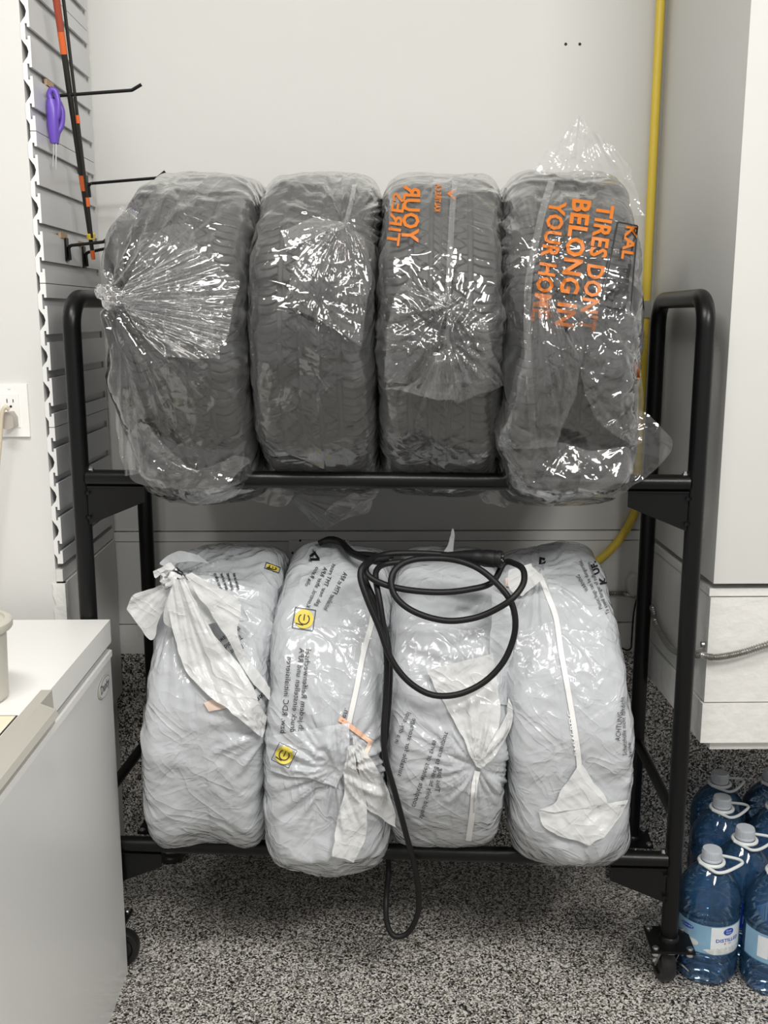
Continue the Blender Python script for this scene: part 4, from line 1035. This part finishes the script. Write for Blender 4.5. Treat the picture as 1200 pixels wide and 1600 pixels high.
# w4 details
w4.strip([(843, 897), (856, 930), (869, 966), (877, 1020), (888, 1080), (898, 1140), (905, 1195), (908, 1290)], 8, 'seam')
w4.flap([(903, 1195), (880, 1230), (862, 1255), (842, 1270)], [(909, 1195), (940, 1240), (965, 1268), (980, 1258)], 'white_fold', 1.90, .004, 91, .008, (50, 60), name='gusset_fold')
w4.flap([(842, 1268), (850, 1290), (880, 1310), (914, 1322)], [(982, 1250), (972, 1275), (952, 1300), (920, 1322)], 'white_fold', 1.90, .005, 92, .012, (50, 60), name='gusset_fold')
w4.flap([(795, 890), (800, 920), (815, 930)], [(830, 880), (845, 895), (848, 905)], 'white_fold', 2.00, .002, 93, .012, (30, 30), name='loose_film')
w4.shape([[(790, 903), (826, 905), (822, 918), (790, 916)]], 'peach', 'tag_showthrough', .006)  # show-through of a tag painted onto the bag surface
w4.text('ACHTUNG', (969, 1158), (973, 1113), 8)
w4.text('Schutzhülle nicht luftdicht', (980, 1180), (976, 1089), 7)
w4.text('keine', (988, 1182), (986, 1160), 6)
w4.text('WARNING', (920, 922), (905, 897), 6)
w4.text('Plastic bags can be dangerous.', (942, 950), (908, 874), 6)
w4.text('To avoid danger of suffocation', (953, 958), (922, 878), 6)
w4.text('UF.', (938, 895), (930, 876), 9, bold=.05)
w4.text('K', (948, 912), (946, 900), 10, bold=.05)
w4.shape([[(843, 870), (852, 872), (851, 876), (846, 874)], [(843, 870), (846, 874), (846, 880), (842, 882)], [(842, 882), (846, 880), (853, 876), (852, 880)]], 'ink', 'printed_mark')
w4.text('BMW RDC', (905, 1180), (893, 1110), 7, m='gasket_pale' if 'gasket_pale' in M else 'white_ink', bold=.01, off=.0035)

# ------------------------------------------------------------------ charging cable
cb = empty('charging_cable', at(690, 900, 1.86)); co = Vector(cb.location)
tag(cb, 'thick black coiled cable with a round connector, draped over the white bags', 'cable')
def K(x, y, Y): return at(560 + x / 2.609, 820 + y / 2.609, Y)
main = [(540, 160, 1.955), (470, 140, 1.95), (350, 122, 1.95), (200, 116, 1.96), (95, 124, 1.95), (28, 160, 1.90), (8, 210, 1.88), (35, 300, 1.865), (85, 420, 1.855), (130, 540, 1.845), (190, 625, 1.838), (265, 680, 1.835), (340, 698, 1.835), (430, 684, 1.835), (520, 635, 1.84), (590, 560, 1.845), (630, 470, 1.85), (640, 390, 1.85), (622, 315, 1.855), (575, 250, 1.865), (500, 185, 1.885), (420, 150, 1.90), (330, 137, 1.915), (225, 142, 1.905), (160, 172, 1.89), (133, 225, 1.875), (150, 290, 1.862), (205, 342, 1.855), (290, 378, 1.85), (380, 392, 1.848), (480, 378, 1.848), (560, 345, 1.845), (628, 300, 1.843), (672, 240, 1.86), (672, 185, 1.885), (640, 160, 1.91), (595, 156, 1.93), (545, 235, 1.90), (450, 264, 1.885), (340, 275, 1.880), (220, 268, 1.875), (120, 248, 1.880), (50, 215, 1.89), (30, 178, 1.905), (55, 148, 1.925), (120, 135, 1.945)]
main = main[:37] + main[37:]
p1 = spline([K(*p) for p in main], 8)
tubeo('cable', [p - co for p in p1], .0062, M['cable'], cb, n=12)
drop = [(185, 150, 1.95), (110, 160, 1.94), (75, 185, 1.92), (72, 230, 1.90), (88, 320, 1.88), (104, 430, 1.87), (116, 560, 1.865), (112, 700, 1.865), (103, 850, 1.85), (112, 960, 1.845), (146, 1080, 1.85), (178, 1200, 1.875), (202, 1290, 1.91), (225, 1370, 1.94), (243, 1480, 1.945), (243, 1580, 1.945), (205, 1660, 1.945), (150, 1678, 1.945), (118, 1630, 1.955), (112, 1540, 1.975), (122, 1420, 2.03), (122, 1300, 2.05), (115, 1100, 1.95), (100, 960, 1.89), (112, 850, 1.885), (125, 700, 1.88), (128, 560, 1.88), (112, 440, 1.885), (70, 320, 1.90), (30, 230, 1.92), (20, 180, 1.94), (60, 140, 1.965), (140, 128, 1.98)]
p2 = spline([K(*p) for p in drop], 8)
tubeo('cable', [p - co for p in p2], .0060, M['cable'], cb, n=12)
back = [at(505, 846, 2.16), at(520, 845, 2.16), at(535, 850, 2.15), at(545, 862, 2.12), at(560, 870, 2.09), at(578, 876, 2.05), at(600, 880, 2.03)]
tubeo('cable', [p - co for p in spline(back, 8)], .0062, M['cable'], cb, n=12)
back = [at(498, 849, 2.18), at(515, 842, 2.18), at(532, 846, 2.17), at(545, 858, 2.14), at(556, 865, 2.11), at(572, 866, 2.08), at(590, 868, 2.04)]
tubeo('cable', [p - co for p in spline(back, 8)], .0062, M['cable'], cb, n=12)
ca, ce = at(690, 868, 1.945), at(785, 874, 1.90)
ax = (ce - ca).normalized()
cn = empty('connector', ca - co); cn.parent = cb
Lc = (ce - ca).length
bm = bmesh.new()
path = [ax * t * Lc for t in (0, .1, .25, .4, .55, .62, .66, .72, .8, .88, .89, .97, .98, 1)]
rad_ = [.0068, .0078, .0105, .0135, .0158, .0168, .0152, .0172, .0172, .0172, .0162, .0172, .0168, .0160]
n = 28; up = ax.orthogonal().normalized(); sd = ax.cross(up); rings = []
for p, r_ in zip(path, rad_): rings.append([bm.verts.new(p + (up * math.cos(a) + sd * math.sin(a)) * r_) for a in [2 * math.pi * k / n for k in range(n)]])
for a_, b_ in zip(rings, rings[1:]):
    for k in range(n): bm.faces.new((a_[k], a_[(k + 1) % n], b_[(k + 1) % n], b_[k]))
bm.faces.new(rings[-1])
bm_obj('connector_body', bm, M['cable'], cn, smooth=True)
for dz, dy in ((.005, .003), (-.004, .004), (0, -.006)):
    c0 = ax * Lc + up * dz + sd * dy
    bm = bmesh.new(); cyl(bm, c0, c0 + ax * .0012, .0024, n=12); bm_obj('pin', bm, M['conduit'], cn)

# ------------------------------------------------------------------ water jugs
prof = [(0, .004), (.045, .002), (.056, 0), (.062, .004), (.066, .014), (.0675, .024), (.066, .030), (.0675, .036), (.0675, .052), (.0655, .056), (.0675, .060), (.0675, .078), (.0655, .083), (.0655, .142), (.0675, .147), (.0675, .152), (.0655, .156), (.0675, .160), (.0675, .166), (.066, .170), (.0675, .176), (.067, .190), (.063, .206), (.055, .222), (.044, .237), (.033, .249), (.0245, .258), (.0205, .264), (.0200, .272)]
def jug(cap_px, label, turn, wet):
    c = at_z(*cap_px, .292)
    e = empty('water_jug', (c.x, c.y, 0), turn); tag(e, label, 'water jug', 'blue water jugs under the bulkhead')
    bm = bmesh.new(); lathe(bm, prof, 56); bo = bm_obj('bottle', bm, M['jug'], e, smooth=True)
    bm = bmesh.new(); lathe(bm, [(.0215, .266), (.0215, .270), (.0205, .271), (.0205, .288), (.0195, .291), (0, .291)], 36)
    for k in range(36):
        a = 2 * math.pi * k / 36; cyl(bm, (.0206 * math.cos(a), .0206 * math.sin(a), .272), (.0206 * math.cos(a), .0206 * math.sin(a), .287), .0007, n=5)
    bm_obj('cap', bm, M['cap'], e, smooth=True)
    bm = bmesh.new()
    ring = [Vector((.0255 * math.cos(a), .0255 * math.sin(a), .262)) for a in [2 * math.pi * k / 28 for k in range(28)]] ; ring.append(ring[0])
    tube(bm, ring, .0042, 8)
    hnd = spline([(-.028, -.006, .262), (-.012, -.030, .259), (0, -.040, .257), (.020, -.038, .258), (.052, -.022, .262), (.064, -.010, .263), (.058, .002, .264), (.030, .018, .263), (.016, .022, .262)], 6)
    tube(bm, hnd, .0034, 8)
    bm_obj('carry_ring', bm, M['ring'], e, smooth=True)
    return e, bo
SPEC = [((1113, 1325), 'front blue water jug with DISTILLED label beside the rack caster'), ((1165, 1292), 'blue water jug with barcode panel, behind and right of the front one'), ((1129, 1244), 'blue water jug directly behind the front one, second cap from the back'), ((1126, 1211), 'rearmost dim blue water jug of the left column, in the bulkhead\'s shadow'), ((1212, 1338), 'blue water jug cut off by the lower right photo edge, label showing'), ((1206, 1243), 'dim blue water jug cut off at the right edge, middle of that column'), ((1200, 1203), 'darkest rear blue water jug at the right photo edge')]
JC = []
for cpx, lab in SPEC:
    c = at_z(*cpx, .292); JC.append([c.x, c.y])
for it in range(200):      # push apart so that no two jugs overlap
    for i in range(7):
        for j in range(i):
            dx, dy = JC[i][0] - JC[j][0], JC[i][1] - JC[j][1]; d = math.hypot(dx, dy)
            if d < .1365:
                f = (.1365 - d) / d
                JC[i][0] += dx * f; JC[i][1] += dy * f
jugs = []
for (cpx, lab), (jx, jy), turn in zip(SPEC, JC, (0, .1, .2, .3, 0, .2, .1)):
    pxx = to_px(np.array([[jx, jy, .292]]))[0]
    jugs.append(jug((float(pxx[0]), float(pxx[1])), lab, turn, True))
def jug_label(j, a0, a1, z0, z1, m, r=.0668, name='label', n=24):
    e = j[0]; P = np.zeros((n, 2, 3))
    for i in range(n):
        a = a0 + (a1 - a0) * i / (n - 1)
        for k, z in enumerate((z0, z1)): P[i, k] = (r * math.cos(a), r * math.sin(a), z)
    return grid_mesh(name, P, M[m], e)
class Wrap:      # prints on a jug label: (angle, height) coordinates
    def __init__(s, j): s.e = j[0]
    def text(s, txt, ang, z, h, r=.0672, m='ink', wid=None, bold=0.0):
        V, Fc = text_mesh(txt, 1, bold); x0, x1 = V[:, 0].min(), V[:, 0].max(); w = wid or h / .72 * (x1 - x0)
        out = []
        for v in V:
            a = ang + ((v[0] - x0) / (x1 - x0) - .5) * w / r
            out.append((r * math.cos(a), r * math.sin(a), z + v[1] * h / .72))
        me = bpy.data.meshes.new('label_lettering'); me.from_pydata(out, [], Fc); link('label_lettering', me, M[m], s.e)
    def blob(s, ang, z, w, h, m, r=.0670, n=28, name='label_print'):
        bm = bmesh.new()
        vs = [bm.verts.new((r * math.cos(ang + w / 2 / r * math.cos(t)), r * math.sin(ang + w / 2 / r * math.cos(t)), z + h / 2 * math.sin(t))) for t in [2 * math.pi * k / n for k in range(n)]]
        bm.faces.new(vs); bmesh.ops.triangulate(bm, faces=bm.faces); bm_obj(name, bm, M[m], s.e)
F0 = -math.pi / 2 - .36
jug_label(jugs[0], F0 - 1.5, F0 + 1.9, .077, .145, 'label_blue')
jug_label(jugs[0], F0 + .15, F0 + 1.35, .092, .143, 'label_white', .0670, 'label_print')
W = Wrap(jugs[0])
W.blob(F0 + .66, .086, .085, .018, 'label_mount', .0671); W.blob(F0 + .30, .088, .05, .008, 'label_mount', .06715)
W.blob(F0 + .74, .1315, .026, .017, 'label_navy', .0672); W.text('Great', F0 + .74, .1325, .0045, .0674, 'white_ink', .014); W.text('Value', F0 + .74, .1265, .0045, .0674, 'white_ink', .014)
W.text('DISTILLED', F0 + .74, .1085, .0080, .0674, 'label_navy', .058, .02)
W.blob(F0 + .62, .1045, .004, .004, 'rod_orange', .0674); W.text('CANADA', F0 + .80, .1030, .0024, .0674, 'ink', .009)
W.blob(F0 - .66, .132, .034, .010, 'label_navy', .0671); W.text('DISTILLED WATER', F0 - .66, .1305, .0034, .0673, 'white_ink', .028)
for i in range(4): W.text('DISTILLED WATER', F0 - .66, .122 - i * .005, .0022, .0672, 'white_ink', .022)
W.blob(F0 - .45, .100, .030, .016, 'label_mount', .0671)
jug_label(jugs[1], F0 - .5, F0 + 1.6, .080, .141, 'label_navy')
jug_label(jugs[1], F0 + .0, F0 + .95, .092, .138, 'label_white', .0671, 'barcode_panel')
W = Wrap(jugs[1])
for i in range(14): jug_label(jugs[1], F0 + .08 + i * .058, F0 + .08 + i * .058 + .012 + .014 * (i % 3 == 0), .096, .134, 'label_mount' if i % 4 else 'ink', .0673, 'barcode_bar', 3)
jug_label(jugs[4], F0 - 1.1, F0 + 1.9, .077, .145, 'label_blue')
jug_label(jugs[4], F0 - .55, F0 - .2, .090, .139, 'label_white', .0670, 'label_print')

# green thing between post and front jug
g0 = at_z(1063, 1440, .0)
o = boxo('garden_box', (-.008, -.01, 0), (.008, .03, .15), M['green'], None, .003); o.name = 'green_carton'; o.location = at(1062, 1425, 2.10); o.location.z = 0; o.location.x -= .004
tag(o, 'narrow green carton barely showing between rack post and front jug', 'carton')
